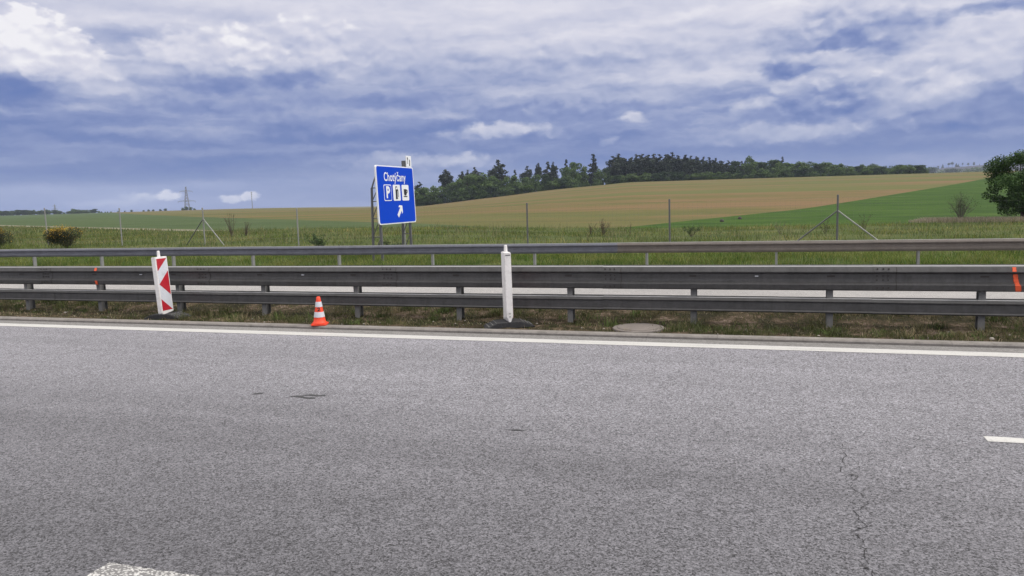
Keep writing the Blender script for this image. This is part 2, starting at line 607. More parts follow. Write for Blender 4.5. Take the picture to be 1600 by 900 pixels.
def sheet(name, x0, x1, y0, y1, z, mat, nx=1):
    mb = MB()
    for i in range(nx):
        a, b = x0 + (x1 - x0) * i / nx, x0 + (x1 - x0) * (i + 1) / nx
        mb.add([(a, y0, z), (b, y0, z), (b, y1, z), (a, y1, z)], [(0, 1, 2, 3)])
    o = mb.build(name, mat, fix=False)
    tag(o, kind='structure')
    return o


# ground below everything, out to the horizon behind the camera
sheet('ground', -3300, 3300, -3000, -3.2, -0.03, M['meadow'])
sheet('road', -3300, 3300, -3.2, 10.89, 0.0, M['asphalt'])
sheet('road_gutter', -3300, 3300, 10.89, 11.22, 0.001, M['gutter'])
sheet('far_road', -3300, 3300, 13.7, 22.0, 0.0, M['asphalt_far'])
o = sheet('edge_line_marking', -600, 600, 10.6, 10.87, 0.004, M['paint'], 60)
sheet('far_edge_line_marking', -600, 600, 14.2, 14.42, 0.004, M['paint'], 60)
sheet('far_edge_line_marking', -600, 600, 21.2, 21.42, 0.004, M['paint'], 60)


def rough_mark(name, x0, x1, y0, y1, mat, z=0.004, n=40, amp=0.008):
    """a painted dash with slightly ragged edges"""
    top = [(x0 + (x1 - x0) * i / n, y1 + rnd.uniform(-amp, amp)) for i in range(n + 1)]
    bot = [(x0 + (x1 - x0) * i / n, y0 + rnd.uniform(-amp, amp)) for i in range(n + 1)]
    mb = MB()
    for i in range(n):
        mb.add([(*bot[i], z), (*bot[i + 1], z), (*top[i + 1], z), (*top[i], z)], [(0, 1, 2, 3)])
    return tag(mb.build(name, mat, fix=False), kind='structure')


for k in range(-3, 4):
    rough_mark('lane_marking', 1.8 + 18 * k, 7.8 + 18 * k, 7.0, 7.14, M['paint'])
for k in range(-8, 8):
    rough_mark('lane_marking', -3.71 + 4.5 * k, -2.21 + 4.5 * k, 3.13, 3.385, M['paint_worn'], amp=0.006)

# tar stains and the crack across the slow lane
for pts in ([(-4.98, 7.09), (-4.82, 7.16), (-4.78, 7.22), (-4.66, 7.2), (-4.6, 7.24), (-4.58, 7.2), (-4.66, 7.15), (-4.7, 7.16), (-4.76, 7.17), (-4.82, 7.14), (-4.8, 7.11), (-4.72, 7.09), (-4.64, 7.11), (-4.62, 7.05), (-4.72, 7.04), (-4.86, 7.08)],
            [(-5.47, 7.09), (-5.42, 7.15), (-5.36, 7.17), (-5.35, 7.14), (-5.41, 7.09)],
            [(-2.2, 6.43), (-2.12, 6.47), (-2.02, 6.46), (-2.08, 6.44)]):
    mb = MB()
    mb.add([(x, y, 0.004) for x, y in pts], [tuple(range(len(pts)))])
    tag(mb.build('road_stain', M['stain'], fix=False), kind='structure')
mb = MB()
crk = [(0.62, 7.5), (0.66, 7.3), (0.60, 7.1), (0.62, 6.82), (0.68, 6.5), (0.62, 6.25), (0.60, 6.0), (0.69, 5.93), (0.63, 5.7), (0.72, 5.42), (0.60, 5.23), (0.64, 5.0), (0.55, 4.9), (0.62, 4.78), (0.57, 4.6), (0.60, 4.42), (0.575, 4.2), (0.6, 3.9), (0.55, 3.4), (0.6, 2.8)]
crk2 = []
for (a, b) in zip(crk[:-1], crk[1:]):
    for t in (0, 0.25, 0.5, 0.75):
        crk2.append((a[0] + (b[0] - a[0]) * t + rnd.uniform(-0.018, 0.018), a[1] + (b[1] - a[1]) * t + rnd.uniform(-0.02, 0.02)))
for i in range(len(crk2) - 1):
    if rnd.random() < (0.42 if crk2[i][1] > 6.0 else 0.22):
        continue
    (xa, ya), (xb, yb) = crk2[i], crk2[i + 1]
    w0, w1 = rnd.uniform(0.001, 0.0038), rnd.uniform(0.001, 0.0038)
    mb.add([(xa - w0, ya, 0.004), (xa + w0, ya, 0.004), (xb + w1, yb, 0.004), (xb - w1, yb, 0.004)], [(0, 1, 2, 3)])
for (cx, cy, s) in ((0.66, 5.93, 0.035), (0.7, 5.42, 0.025), (0.6, 4.97, 0.028), (0.575, 4.43, 0.03), (0.58, 4.86, 0.02), (-1.35, 4.55, 0.02)):
    s *= 0.55
    pts = [(cx + s * rnd.uniform(0.5, 1.2) * math.cos(a) * 0.9, cy + s * rnd.uniform(0.3, 0.9) * math.sin(a)) for a in np.linspace(0, 2 * math.pi, 9)[:-1]]
    mb.add([(x, y, 0.0055) for x, y in pts], [tuple(range(8))])
tag(mb.build('road_crack', M['crack'], fix=False), kind='structure')

# kerb of one metre stones
mb = MB()
for i in range(-70, 50):
    a = i + 0.42
    j = rnd.uniform(-0.004, 0.004)
    prof = [(11.2 + j, -0.05), (11.2 + j, 0.03), (11.222 + j, 0.05), (11.36 + j, 0.053), (11.36 + j, -0.05)]
    mb.prism(prof, 'x', a + 0.0015, a + 0.9985)
tag(mb.build('kerb', M['kerb']), kind='structure')
sheet('kerb_joint_bed', -70, 50, 11.23, 11.35, 0.03, M['crack'])

# median ground, a gently uneven strip
nx, ny = 520, 16
xs, ys = np.linspace(-70, 50, nx), np.linspace(11.355, 13.75, ny)
XX, YY = np.meshgrid(xs, ys, indexing='ij')
ZZ = 0.035 + 0.13 * np.clip((YY - 12.1) / 0.9, 0, 1) ** 1.5 + nrg.normal(0, 0.01, XX.shape)
ZZ[:, 0] = 0.03
ZZ[:, -1] = -0.01
idx = np.arange(nx * ny).reshape(nx, ny)
fc = np.stack([idx[:-1, :-1], idx[1:, :-1], idx[1:, 1:], idx[:-1, 1:]], -1).reshape(-1, 4)
tag(np_mesh('median_ground', np.stack([XX, YY, ZZ], -1).reshape(-1, 3), fc, M['median']), kind='structure')


# ------------------------------------------------------------------ grass
def blades(name, X, Y, Z, h, w, cols, lean=0.35, mat='blade'):
    n = len(X)
    an = nrg.uniform(0, 2 * np.pi, n)
    la = nrg.uniform(0, 2 * np.pi, n)
    ln = h * nrg.uniform(0.1, lean, n) * 1.5
    dx, dy = np.cos(an) * w / 2, np.sin(an) * w / 2
    lx, ly = np.cos(la) * ln, np.sin(la) * ln
    P = np.stack
    v = P([P([X - dx, Y - dy, Z - 0.02], -1), P([X + dx, Y + dy, Z - 0.02], -1),
           P([X + lx * .35 - dx * .75, Y + ly * .35 - dy * .75, Z + h * .6], -1), P([X + lx * .35 + dx * .75, Y + ly * .35 + dy * .75, Z + h * .6], -1),
           P([X + lx, Y + ly, Z + h], -1)], 1).reshape(-1, 3)
    b = np.arange(n)[:, None] * 5
    f = np.concatenate([b + np.array([[0, 1, 3]]), b + np.array([[0, 3, 2]]), b + np.array([[2, 3, 4]])], 0)
    cc = np.concatenate([cols, cols, cols], 0)
    return np_mesh(name, v, f, M[mat], cols=cc)


def pick(pal, n, jit=0.2, wts=None):
    pal = np.array(pal)
    i = nrg.choice(len(pal), n, p=wts)
    return pal[i] * nrg.uniform(1 - jit, 1 + jit, (n, 1))


def clumpy(n, x0, x1, y0, y1, cl, spread):
    cx, cy = nrg.uniform(x0, x1, cl), nrg.uniform(y0, y1, cl)
    i = nrg.integers(0, cl, n)
    X, Y = cx[i] + nrg.normal(0, spread, n), cy[i] + nrg.normal(0, spread, n)
    k = (Y > y0) & (Y < y1)
    return X[k], Y[k], i[k]


OLIVE = [(0.06, 0.075, 0.025), (0.09, 0.1, 0.035), (0.16, 0.14, 0.07), (0.23, 0.19, 0.11), (0.05, 0.06, 0.02)]
GREEN = [(0.05, 0.085, 0.02), (0.075, 0.115, 0.028), (0.1, 0.14, 0.04), (0.15, 0.155, 0.065), (0.21, 0.19, 0.1)]
FRESH = [(0.045, 0.085, 0.018), (0.07, 0.12, 0.026), (0.1, 0.15, 0.036), (0.15, 0.16, 0.055)]

def cover(X, Y, seed, sc):
    """a smooth random field in 0..1: where plants grow thick and where the soil is bare"""
    r = np.random.default_rng(seed)
    v = np.zeros_like(X)
    for k in range(9):
        a, f = r.uniform(0, 6.28), sc * 1.6 ** (k % 5) * r.uniform(0.8, 1.2)
        v += np.sin((X * np.cos(a) + Y * np.sin(a) * 2.2) * f + r.uniform(0, 6.28)) / 1.35 ** (k % 5)
    return 0.5 + v / 7


X, Y, I = clumpy(80000, -20, 7, 11.40, 13.6, 1500, 0.07)
cv = cover(X, Y, 5, 1.3)
k = nrg.uniform(0, 1, len(X)) < np.clip((cv - 0.36) * 5, 0.05, 1)
X, Y, I = X[k], Y[k], I[k]
hh = nrg.uniform(0.025, 0.12, len(X)) * (0.3 + 1.5 * nrg.uniform(0, 1, 1500) ** 2)[I]
ccl = pick(OLIVE + [(0.1, 0.14, 0.04)], 1500, 0.3, [0.24, 0.24, 0.16, 0.08, 0.14, 0.14])[I] * nrg.uniform(0.7, 1.4, (len(X), 1))
tag(blades('median_grass', X, Y, 0.03 + 0.13 * np.clip((Y - 12.1) / 0.9, 0, 1) ** 1.5, hh, nrg.uniform(0.005, 0.011, len(X)), ccl, 0.9), kind='stuff')
n = 13000
X = nrg.uniform(-20, 7, n)
Y = nrg.uniform(11.42, 13.6, n)
o = blades('median_grass', X, Y, 0.03 + 0.13 * np.clip((Y - 12.1) / 0.9, 0, 1) ** 1.5, nrg.uniform(0.015, 0.06, n), nrg.uniform(0.006, 0.012, n), pick([(0.3, 0.25, 0.15), (0.36, 0.3, 0.2), (0.15, 0.15, 0.06), (0.09, 0.12, 0.035)], n, 0.3), 1.6)
tag(o, kind='stuff')

# low green strip straight behind the far barrier
n = 110000
X, Y, I = clumpy(n, -45, 16, 22.4, 27, 2500, 0.3)
hh = nrg.uniform(0.05, 0.2, len(X)) * nrg.uniform(0.6, 1.3, 2500)[I]
ccl = np.array((1.12, 1.14, 0.85)) * pick(FRESH + [(0.16, 0.17, 0.06)], 2500, 0.3)[I] * nrg.uniform(0.75, 1.25, (len(X), 1))
tag(blades('verge_grass', X, Y, ground_z(X, Y), hh, nrg.uniform(0.007, 0.014, len(X)), ccl, 0.7), kind='stuff')
# taller rough grass up to the fence and behind it
n = 200000
X, Y, I = clumpy(n, -75, 32, 25.5, 50, 4200, 0.6)
hh = nrg.uniform(0.05, 0.2, len(X)) * nrg.uniform(0.4, 1.6, 4200)[I]
cm = cover(X, Y, 9, 0.5)
k = nrg.uniform(0, 1, len(X)) < np.clip(0.35 + 2.2 * (cm - 0.35), 0.25, 1)
X, Y, I, hh, cm = X[k], Y[k], I[k], hh[k] * (0.7 + 0.7 * cm[k]), cm[k][:, None]
ccl = np.array((1.02, 1.04, 0.74)) * pick(GREEN + [(0.028, 0.045, 0.014)], 4200, 0.35, [0.2, 0.25, 0.2, 0.14, 0.1, 0.11])[I] * nrg.uniform(0.65, 1.35, (len(X), 1)) * (0.5 + 1.0 * cm) * np.where(cm > 0.55, (1.12, 0.98, 0.95), (0.95, 1.03, 0.95))
tag(blades('meadow_grass', X, Y, ground_z(X, Y), hh, nrg.uniform(0.008, 0.016, len(X)), ccl, 0.8), kind='stuff')
# tall pale stalks here and there
X, Y, I = clumpy(3200, -70, 30, 26, 49, 130, 0.55)
n = len(X)
tag(blades('meadow_stalks', X, Y, ground_z(X, Y), nrg.uniform(0.2, 0.55, n), np.full(n, 0.014), pick([(0.26, 0.22, 0.13), (0.17, 0.16, 0.08), (0.09, 0.1, 0.045), (0.06, 0.07, 0.03)], n), 0.3), kind='stuff')
# left meadow up to the track
n = 30000
X, Y, I = clumpy(n, -110, -30, 50, 95, 2500, 0.9)
k = np.array([side((x, y), Ta, Tb) > 0 for x, y in zip(X, Y)], bool) if len(X) else []
X, Y, I = X[k], Y[k], I[k]
hh = nrg.uniform(0.1, 0.3, len(X))
ccl = np.array((1.0, 0.98, 0.8)) * pick(GREEN, 2500, 0.25)[I] * nrg.uniform(0.8, 1.2, (len(X), 1))
tag(blades('left_meadow_grass', X, Y, ground_z(X, Y), hh, nrg.uniform(0.03, 0.06, len(X)), ccl, 0.45), kind='stuff')
# strip of dry reed at the edge of the crop, right
n = 14000
p0, p1 = cam2w((0.53, 46.5)), cam2w((0.78, 41.5))
t = nrg.uniform(-0.02, 1, n)
off = nrg.normal(0, 0.55, n)
X, Y = p0[0] + (p1[0] - p0[0]) * t, p0[1] + (p1[1] - p0[1]) * t + off
o = blades('dry_reed_grass', X, Y, ground_z(X, Y), nrg.uniform(0.14, 0.36, n) * np.clip(t * 8 + 0.5, 0.3, 1), nrg.uniform(0.012, 0.022, n), pick([(0.4, 0.34, 0.27), (0.32, 0.28, 0.21), (0.22, 0.19, 0.13)], n), 0.35)
tag(o, kind='stuff')

# pebbles lying in the median
mb = MB()
for k in range(90):
    s = rnd.uniform(0.006, 0.02) * (2.0 if rnd.random() < 0.1 else 1)
    x, y = rnd.uniform(-18, 5), rnd.uniform(11.45, 12.2)
    prof = [(s * 0.5, 0), (s, s * 0.35), (s * 0.75, s * 0.8), (s * 0.2, s)]
    b0 = len(mb.v)
    mb.lathe([(r * rnd.uniform(0.8, 1.2), z + 0.036) for r, z in prof], 7, 0, x, y)
tag(mb.build('median_gravel', mat_wear('pale_stone', (0.3, 0.27, 0.24), 0.9)), kind='stuff')


# ------------------------------------------------------------------ barriers
def profile_beam(mb, prof, x0, x1, y, sgn=1, th=0.006, mi=0):
    """a rolled steel section along x: prof = (depth, z) from top to bottom, sgn -1 mirrors it to face +Y"""
    front = [(y + sgn * d, z) for d, z in prof]
    back = [(y + sgn * (d + th), z - (0.004 if i == 0 else 0)) for i, (d, z) in enumerate(prof)]
    mb.prism(front + back[::-1], 'x', x0, x1, mi)


UP = [(0.05, 0.968), (0.03, 0.978), (0.0, 0.978), (-0.012, 0.968), (-0.04, 0.905), (-0.038, 0.893), (0.004, 0.868), (0.008, 0.79), (0.002, 0.752), (-0.036, 0.728), (-0.043, 0.71), (-0.03, 0.64), (-0.012, 0.622), (0.01, 0.62)]
LO = [(0.05, 0.476), (0.03, 0.486), (0.0, 0.487), (-0.014, 0.478), (-0.03, 0.45), (-0.026, 0.437), (-0.01, 0.428), (-0.01, 0.31), (-0.024, 0.29), (-0.01, 0.272), (0.012, 0.27)]
near = tag(empty('crash_barrier', (0, 12.3, 0.1)), 'dark weathered double crash barrier with two rails on the grassy median', 'crash barrier')


def rail(prof, x0, x1, y, sgn, name, parent, mat, detail=None, glint_cap=None):
    mb = MB()
    j = rnd.uniform(-0.003, 0.003)
    pr = [(d, z + j) for d, z in prof]
    profile_beam(mb, pr, x0, x1, y, sgn)
    # the overlapping end of the next length
    ov = [(d - 0.005, z + 0.002) for d, z in pr[3:-1]]
    profile_beam(mb, ov, x0 - 0.001, x0 + 0.3, y, sgn, 0.004)
    if glint_cap:
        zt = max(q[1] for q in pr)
        mb.box(x0 + 0.001, x1 - 0.002, min(y, y + sgn * glint_cap), max(y, y + sgn * glint_cap), zt + 0.0005, zt + 0.004, 2)  # pale strip: sky and sun glint along the top edge put into the colour
    if detail:
        detail(mb, x0, x1)
    o = mb.build(name, mat, parent)
    o.location = -Vector(parent.location)
    return o


def splice_bolts(mb, x0, x1):
    seam = [(d - 0.0065, z) for d, z in UP[3:-1]]
    profile_beam(mb, seam, x0 + 0.299, x0 + 0.309, 12.15, 1, 0.003, 1)
    for dx in (0.05, 0.13, 0.2):
        for z, d in ((0.945, -0.03), (0.84, 0.0), (0.78, 0.0), (0.67, -0.043)):
            mb.prism([(x0 + dx + 0.012 * math.cos(a), z + 0.012 * math.sin(a)) for a in np.linspace(0, 2 * math.pi, 9)[:-1]], 'y', 12.15 + d - 0.014, 12.15 + d + 0.002, 1)


for k in range(-10, 5):
    x0 = 1.57 + 4 * k
    r1 = rail(UP, x0, x0 + 4.0, 12.15, 1, 'upper_rail', near, [M['rail'], M['bolt'], M['zinc']], splice_bolts, glint_cap=0.085)
    rail(UP, x0 - 1.3, x0 + 2.7, 12.46, -1, 'rear_upper_rail', near, M['rail'])
    lo = rail(LO, x0, x0 + 4.0, 12.17, 1, 'lower_rail', near, [M['rail'], M['bolt'], M['zinc']], glint_cap=0.075)
    rail(LO, x0 - 1.3, x0 + 2.7, 12.44, -1, 'rear_lower_rail', near, M['rail'])
    # long bolt slots at the posts
    for xx in (x0 + 1.43, x0 + 3.43):
        mb = MB()
        mb.box(xx - 0.055, xx + 0.055, 12.15, 12.162, 0.82, 0.845)
        mb.build('bolt_slot', M['bolt'], r1)
    mb = MB()
    xr = x0 + 2.38 + rnd.choice((0, 0.0, 0.25)) - (0.0 if k != -1 else 0.0)
    mb.box(xr - 0.025, xr + 0.025, 12.135, 12.162, 0.826, 0.84)
    mb.build('reflector', M['sheet_white'], r1)
    for (name, X0, dz) in (('paint_mark', -12.92, 0), ('paint_mark', 3.36, 1)):
        if x0 <= X0 < x0 + 4:
            # sprayed stripe that follows the section a hair in front of the steel, thinning out to its edges
            zs = [z for d, z in UP[3:-1]]
            ds = [d for d, z in UP[3:-1]]
            ks, vv, ff, aa = 44, [], [], []
            for q in range(ks):
                z = zs[0] + (zs[-1] - zs[0]) * q / (ks - 1)
                d = float(np.interp(-z, [-t for t in zs], ds))
                if dz:
                    sh, w = ((0.9 - z) * 0.17 if z < 0.9 else -0.015), (0.034 if z > 0.9 else 0.05)
                    al = 1.0 if z > 0.9 or z < 0.72 else 0.72
                    al *= 0.25 if 0.87 < z < 0.905 else 1
                else:
                    sh, w = (0.0 if z > 0.9 or z < 0.72 else 0.05), 0.05
                    al = 0.85 if z > 0.91 or z < 0.71 else 0.2
                for c, a_ in ((-1, 0), (-0.4, 1), (0.4, 1), (1, 0)):
                    vv.append((X0 + sh + c * w, 12.143 + d, z))
                    aa.append(al * a_)
            for q in range(ks - 1):
                for c in range(3):
                    b_ = q * 4 + c
                    ff.append((b_, b_ + 4, b_ + 5, b_ + 1))
            me = bpy.data.meshes.new(name)
            me.from_pydata(vv, [], ff)
            at = me.attributes.new('thickness', 'FLOAT', 'POINT')
            at.data.foreach_set('value', aa)
            link(name, me, M['spray'], r1)


def beam_post(mb, x, y, z0, z1, w=0.09, d=0.15, t=0.007):
    """rolled I section, flanges facing the carriageways"""
    a, b, c = w / 2, d / 2, t / 2
    prof = [(x - a, y - b), (x + a, y - b), (x + a, y - b + t), (x + c, y - b + t), (x + c, y + b - t), (x + a, y + b - t), (x + a, y + b), (x - a, y + b), (x - a, y + b - t), (x - c, y + b - t), (x - c, y - b + t), (x - a, y - b + t)]
    mb.prism(prof, 'z', z0, z1)


def sigma_post(mb, x, y, z0, z1, w=0.1, d=0.13, t=0.006, lip=0.0061):
    """open channel: web on the -X side, flanges front and back, small lips"""
    prof = [(x - w / 2, y - d / 2), (x + w / 2, y - d / 2), (x + w / 2, y - d / 2 + lip), (x + w / 2 - t, y - d / 2 + lip), (x + w / 2 - t, y - d / 2 + t), (x - w / 2 + t, y - d / 2 + t),
            (x - w / 2 + t, y + d / 2 - t), (x + w / 2 - t, y + d / 2 - t), (x + w / 2 - t, y + d / 2 - lip), (x + w / 2, y + d / 2 - lip), (x + w / 2, y + d / 2), (x - w / 2, y + d / 2)]
    mb.prism(prof, 'z', z0, z1)


first = None
for k in range(-18, 9):
    x = -1.0 + 2 * k
    if first is None:
        mb = MB()
        beam_post(mb, 0, 0, -0.2, 0.84)
        mb.box(-0.045, 0.045, -0.1, -0.066, 0.56, 0.82)      # spacer to the front rail
        mb.box(-0.045, 0.045, 0.066, 0.1, 0.56, 0.82)
        first = o = mb.build('post', M['rail_post'], near)
    else:
        o = first.copy()
        COL.objects.link(o)
        o.parent = near
    o.location = (x, rnd.uniform(-0.006, 0.006), 0)
    o.rotation_euler = (rnd.uniform(-0.012, 0.012), rnd.uniform(-0.012, 0.012), rnd.uniform(-0.03, 0.03))

# the single barrier on the far side of the other carriageway
far = tag(empty('crash_barrier', (0, 22.3, 0)), 'lower single rail crash barrier in front of the roadside meadow', 'crash barrier')
FR = [(0.05, 0.735), (0.03, 0.745), (0.0, 0.745), (-0.012, 0.738), (-0.045, 0.69), (-0.045, 0.665), (0.004, 0.635), (0.008, 0.6), (0.004, 0.565), (-0.045, 0.53), (-0.045, 0.5), (-0.02, 0.455), (0.0, 0.445)]
edges = [-60, -56, -52, -48, -44, -40, -36, -32, -28, -24, -20, -16, -12, -8, -4.0, -0.75, 2.85, 7, 11, 15, 19, 23]
for a, b in zip(edges[:-1], edges[1:]):
    rail(FR, a, b, 22.3, 1, 'rail', far, [M['rail_brown'] if a >= -4.0 else M['rail_far'], M['bolt'], M['zinc']], glint_cap=0.05)
fx = [-57.1, -53.8, -50.4, -47.1, -43.7, -40.3, -37.0, -33.6, -30.3, -26.9, -23.56, -20.24, -16.83, -13.41, -10.0, -6.59, -3.16, 0.43, 3.97, 7.5, 11.0, 14.5, 18, 21.5]
first = None
for x in fx:
    if first is None:
        mb = MB()
        sigma_post(mb, 0, 0, -0.3, 0.7, 0.06, 0.12)
        mb.v = [(-vx, vy, vz) for vx, vy, vz in mb.v]
        first = o = mb.build('post', M['zinc_mid'], far)
    else:
        o = first.copy()
        COL.objects.link(o)
        o.parent = far
    o.location = (x, 0.12, 0)
    o.rotation_euler = (0, rnd.uniform(-0.02, 0.02), rnd.uniform(-0.06, 0.06))

# ------------------------------------------------------------------ wire fence
posts = []
for i in range(-4, 12):
    y = 31.5 * (1 - 0.01715 * i)
    x = 1.05 * (-34.95 + 5.326 * i)
    posts.append((x, y))
fence = tag(empty('wire_fence', (0, 0, 0)), 'thin wire fence on slim steel posts crossing the meadow', 'fence')
tops = {}
for i, (x, y) in enumerate(posts):
    g = gz(x, y)
    zt = float(np.interp(x, [-60, -36.7, -31.7, -26.5, -21, -9.4, 2.8, 40], [2.6, 2.38, 2.25, 2.16, 2.0, 1.93, 1.92, 1.9]))
    tops[i] = zt
    mb = MB()
    mb.bar((0, 0, -0.3), (0, 0, zt - g), 0.032, 8)
    mb.bar((0, 0, zt - g - 0.005), (0, 0, zt - g + 0.03), 0.04, 8, 0.03)
    o = mb.build('fence_post', M['zinc_dark'] if x > -12 else M['zinc_mid'], fence)
    o.location = (x, y, g)
    o.rotation_euler = (rnd.uniform(-0.01, 0.01), rnd.uniform(-0.012, 0.012), 0)
    if i in (6, 11, 1):
        # corner post with two raking struts
        dd = Vector((5.6, -0.54, 0)).normalized()
        for s in (-1, 1):
            L = 1.75 if i == 11 else 1.25
            mb = MB()
            hz = zt - g - 0.5
            mb.bar((0, 0, hz), tuple(dd * (s * L) + Vector((0, 0, -0.05))), 0.024, 8)
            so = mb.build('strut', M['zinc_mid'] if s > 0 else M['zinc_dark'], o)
mb = MB()
for (a, b) in zip(range(len(posts) - 1), range(1, len(posts))):
    (xa, ya), (xb, yb) = posts[a], posts[b]
    ga, gb = gz(xa, ya), gz(xb, yb)
    for k in range(10):
        f = 0.03 + 0.93 * (k / 9) ** 1.15
        za, zb = ga + (tops[a] - ga) * f, gb + (tops[b] - gb) * f
        mb.bar((xa, ya, za), (xb, yb, zb), 0.0016, 3)
    for k in range(1, 34):
        t = k / 34
        x, y = xa + (xb - xa) * t, ya + (yb - ya) * t
        g, zt = ga + (gb - ga) * t, tops[a] + (tops[b] - tops[a]) * t
        mb.bar((x, y, g), (x, y, g + (zt - g) * 0.96), 0.0012, 3)
mb.build('wire_mesh', M['zinc_dark'], fence, fix=False)


# ------------------------------------------------------------------ lettering
def text_mesh(body, size, bold=0.0, xs=1.0, extr=0.0, spacing=1.0):
    cu = bpy.data.curves.new('lettering', 'FONT')
    cu.body = body
    cu.size = size
    cu.align_x = 'CENTER'
    cu.align_y = 'CENTER'
    cu.offset = bold
    cu.extrude = extr
    cu.space_character = spacing
    ob = bpy.data.objects.new('lettering', cu)
    COL.objects.link(ob)
    bpy.context.view_layer.update()
    dg = bpy.context.evaluated_depsgraph_get()
    me = bpy.data.meshes.new_from_object(ob.evaluated_get(dg))
    bpy.data.objects.remove(ob)
    bpy.data.curves.remove(cu)
    me.transform(Matrix.Diagonal((xs, 1, 1, 1)))
    me.materials.clear()
    return me


# sign plane: local a runs along +Y (left to right as read), b up; the face looks along +X
SIGN_TO = Matrix(((0, 0, 1, 0), (1, 0, 0, 0), (0, 1, 0, 0), (0, 0, 0, 1)))


def flat(mb, pts, x, th=0.004):
    mb.prism(pts, 'x', x - th, x)


def rrect(a0, a1, b0, b1, r, n=5):
    out = []
    for (ca, cb, s) in ((a1 - r, b0 + r, -90), (a1 - r, b1 - r, 0), (a0 + r, b1 - r, 90), (a0 + r, b0 + r, 180)):
        for k in range(n + 1):
            an = R(s + 90 * k / n)
            out.append((ca + r * math.cos(an), cb + r * math.sin(an)))
    return out


SX, SY0, SW, SB, SH = -12.6, 23.83, 3.0, 1.36, 2.08
gs = gz(SX, SY0 + SW / 2)
sign = tag(empty('road_sign', (SX, SY0 + SW / 2, gs)), 'large blue motorway services sign with white lettering, icons and arrow', 'road sign')
hw = SW / 2
b0, b1 = SB - gs, SB + SH - gs
mb = MB(); flat(mb, rrect(-hw, hw, b0, b1, 0.1), 0.0, 0.05)
board = mb.build('sign_board', M['sign_white'], sign)
mb = MB(); flat(mb, rrect(-hw + 0.055, hw - 0.055, b0 + 0.04, b1 - 0.04, 0.09), 0.006, 0.005)
mb.build('blue_panel', M['blue'], board)
me = text_mesh('Chotýčany', 0.43, 0.006, 0.86, spacing=1.06)
me.transform(SIGN_TO)
o = link('place_name', me, M['sign_white'], board)
o.location = (0.010, -0.08, b1 - 0.41)
# three pictograms
ic = []
for k, c in enumerate((-0.72, -0.01, 0.7)):
    a0, a1, q0, q1 = c - 0.29, c + 0.29, b0 + 0.83, b0 + 1.41
    mb = MB(); flat(mb, rrect(a0, a1, q0, q1, 0.06), 0.011, 0.004)
    p = mb.build('pictogram', M['sign_white'], board)
    if k == 0:
        mb = MB(); flat(mb, rrect(a0 + 0.03, a1 - 0.03, q0 + 0.03, q1 - 0.03, 0.05), 0.016, 0.004)
        mb.build('parking_panel', M['blue'], p)
        me = text_mesh('P', 0.56, 0.022, 1.0)
        me.transform(SIGN_TO)
        o = link('parking_letter', me, M['sign_white'], p)
        o.location = (0.020, c, (q0 + q1) / 2 - 0.005)
    elif k == 1:
        mb = MB()
        flat(mb, rrect(c - 0.12, c + 0.06, q0 + 0.06, q0 + 0.09, 0.01), 0.016)
        flat(mb, rrect(c - 0.1, c + 0.04, q0 + 0.085, q1 - 0.06, 0.03), 0.0165)
        flat(mb, [(c + 0.04, q1 - 0.14), (c + 0.1, q1 - 0.18), (c + 0.12, q1 - 0.24), (c + 0.12, q0 + 0.13), (c + 0.09, q0 + 0.13), (c + 0.09, q1 - 0.25), (c + 0.04, q1 - 0.2)], 0.017)
        g = mb.build('fuel_pump_symbol', M['black'], p)
        mb = MB(); flat(mb, rrect(c - 0.075, c + 0.015, q1 - 0.17, q1 - 0.1, 0.015), 0.0195)
        o = mb.build('pump_window', M['sign_white'], board)
    else:
        mb = MB()
        flat(mb, [(c - 0.13, q0 + 0.42), (c - 0.12, q0 + 0.24), (c - 0.07, q0 + 0.19), (c + 0.04, q0 + 0.19), (c + 0.09, q0 + 0.24), (c + 0.1, q0 + 0.42)][::-1], 0.016)
        flat(mb, rrect(c - 0.16, c + 0.13, q0 + 0.13, q0 + 0.17, 0.015), 0.0165)
        flat(mb, [(c + 0.1, q0 + 0.4), (c + 0.17, q0 + 0.39), (c + 0.18, q0 + 0.31), (c + 0.095, q0 + 0.26), (c + 0.095, q0 + 0.3), (c + 0.14, q0 + 0.33), (c + 0.135, q0 + 0.36), (c + 0.1, q0 + 0.36)], 0.017)
        mb.build('coffee_cup_symbol', M['black'], p)
# the arrow, up to the right
ar = [(0.86 * x, 0.86 * y) for x, y in [(-0.3, -0.085), (0.13, -0.085), (0.03, -0.21), (0.15, -0.21), (0.33, 0.0), (0.15, 0.21), (0.03, 0.21), (0.13, 0.085), (-0.3, 0.085)]]
ca, sa = math.cos(R(45)), math.sin(R(45))
mb = MB()
flat(mb, [(0.16 + x * ca - y * sa, b0 + 0.45 + x * sa + y * ca) for x, y in ar], 0.011)
mb.build('arrow', M['sign_white'], board)
# small white panel on the top right corner
mb = MB(); flat(mb, rrect(0.98, 1.4, b1 + 0.01, b1 + 0.42, 0.02), -0.0, 0.03)
tp = mb.build('top_panel', M['sign_white'], sign)
mb = MB()
flat(mb, [(1.06, b1 + 0.36), (1.12, b1 + 0.36), (1.13, b1 + 0.27), (1.1, b1 + 0.27), (1.11, b1 + 0.12), (1.07, b1 + 0.12), (1.08, b1 + 0.26), (1.05, b1 + 0.3)], 0.004)
flat(mb, [(1.22, b1 + 0.3), (1.3, b1 + 0.24), (1.28, b1 + 0.05), (1.2, b1 + 0.05), (1.24, b1 + 0.18)], 0.004)
mb.build('symbol', M['black'], tp)
mb = MB(); mb.box(-0.2, -0.05, 0.97, 1.06, b1 - 0.1, b1 + 0.24)
mb.build('panel_bracket', M['zinc_dark'], sign)
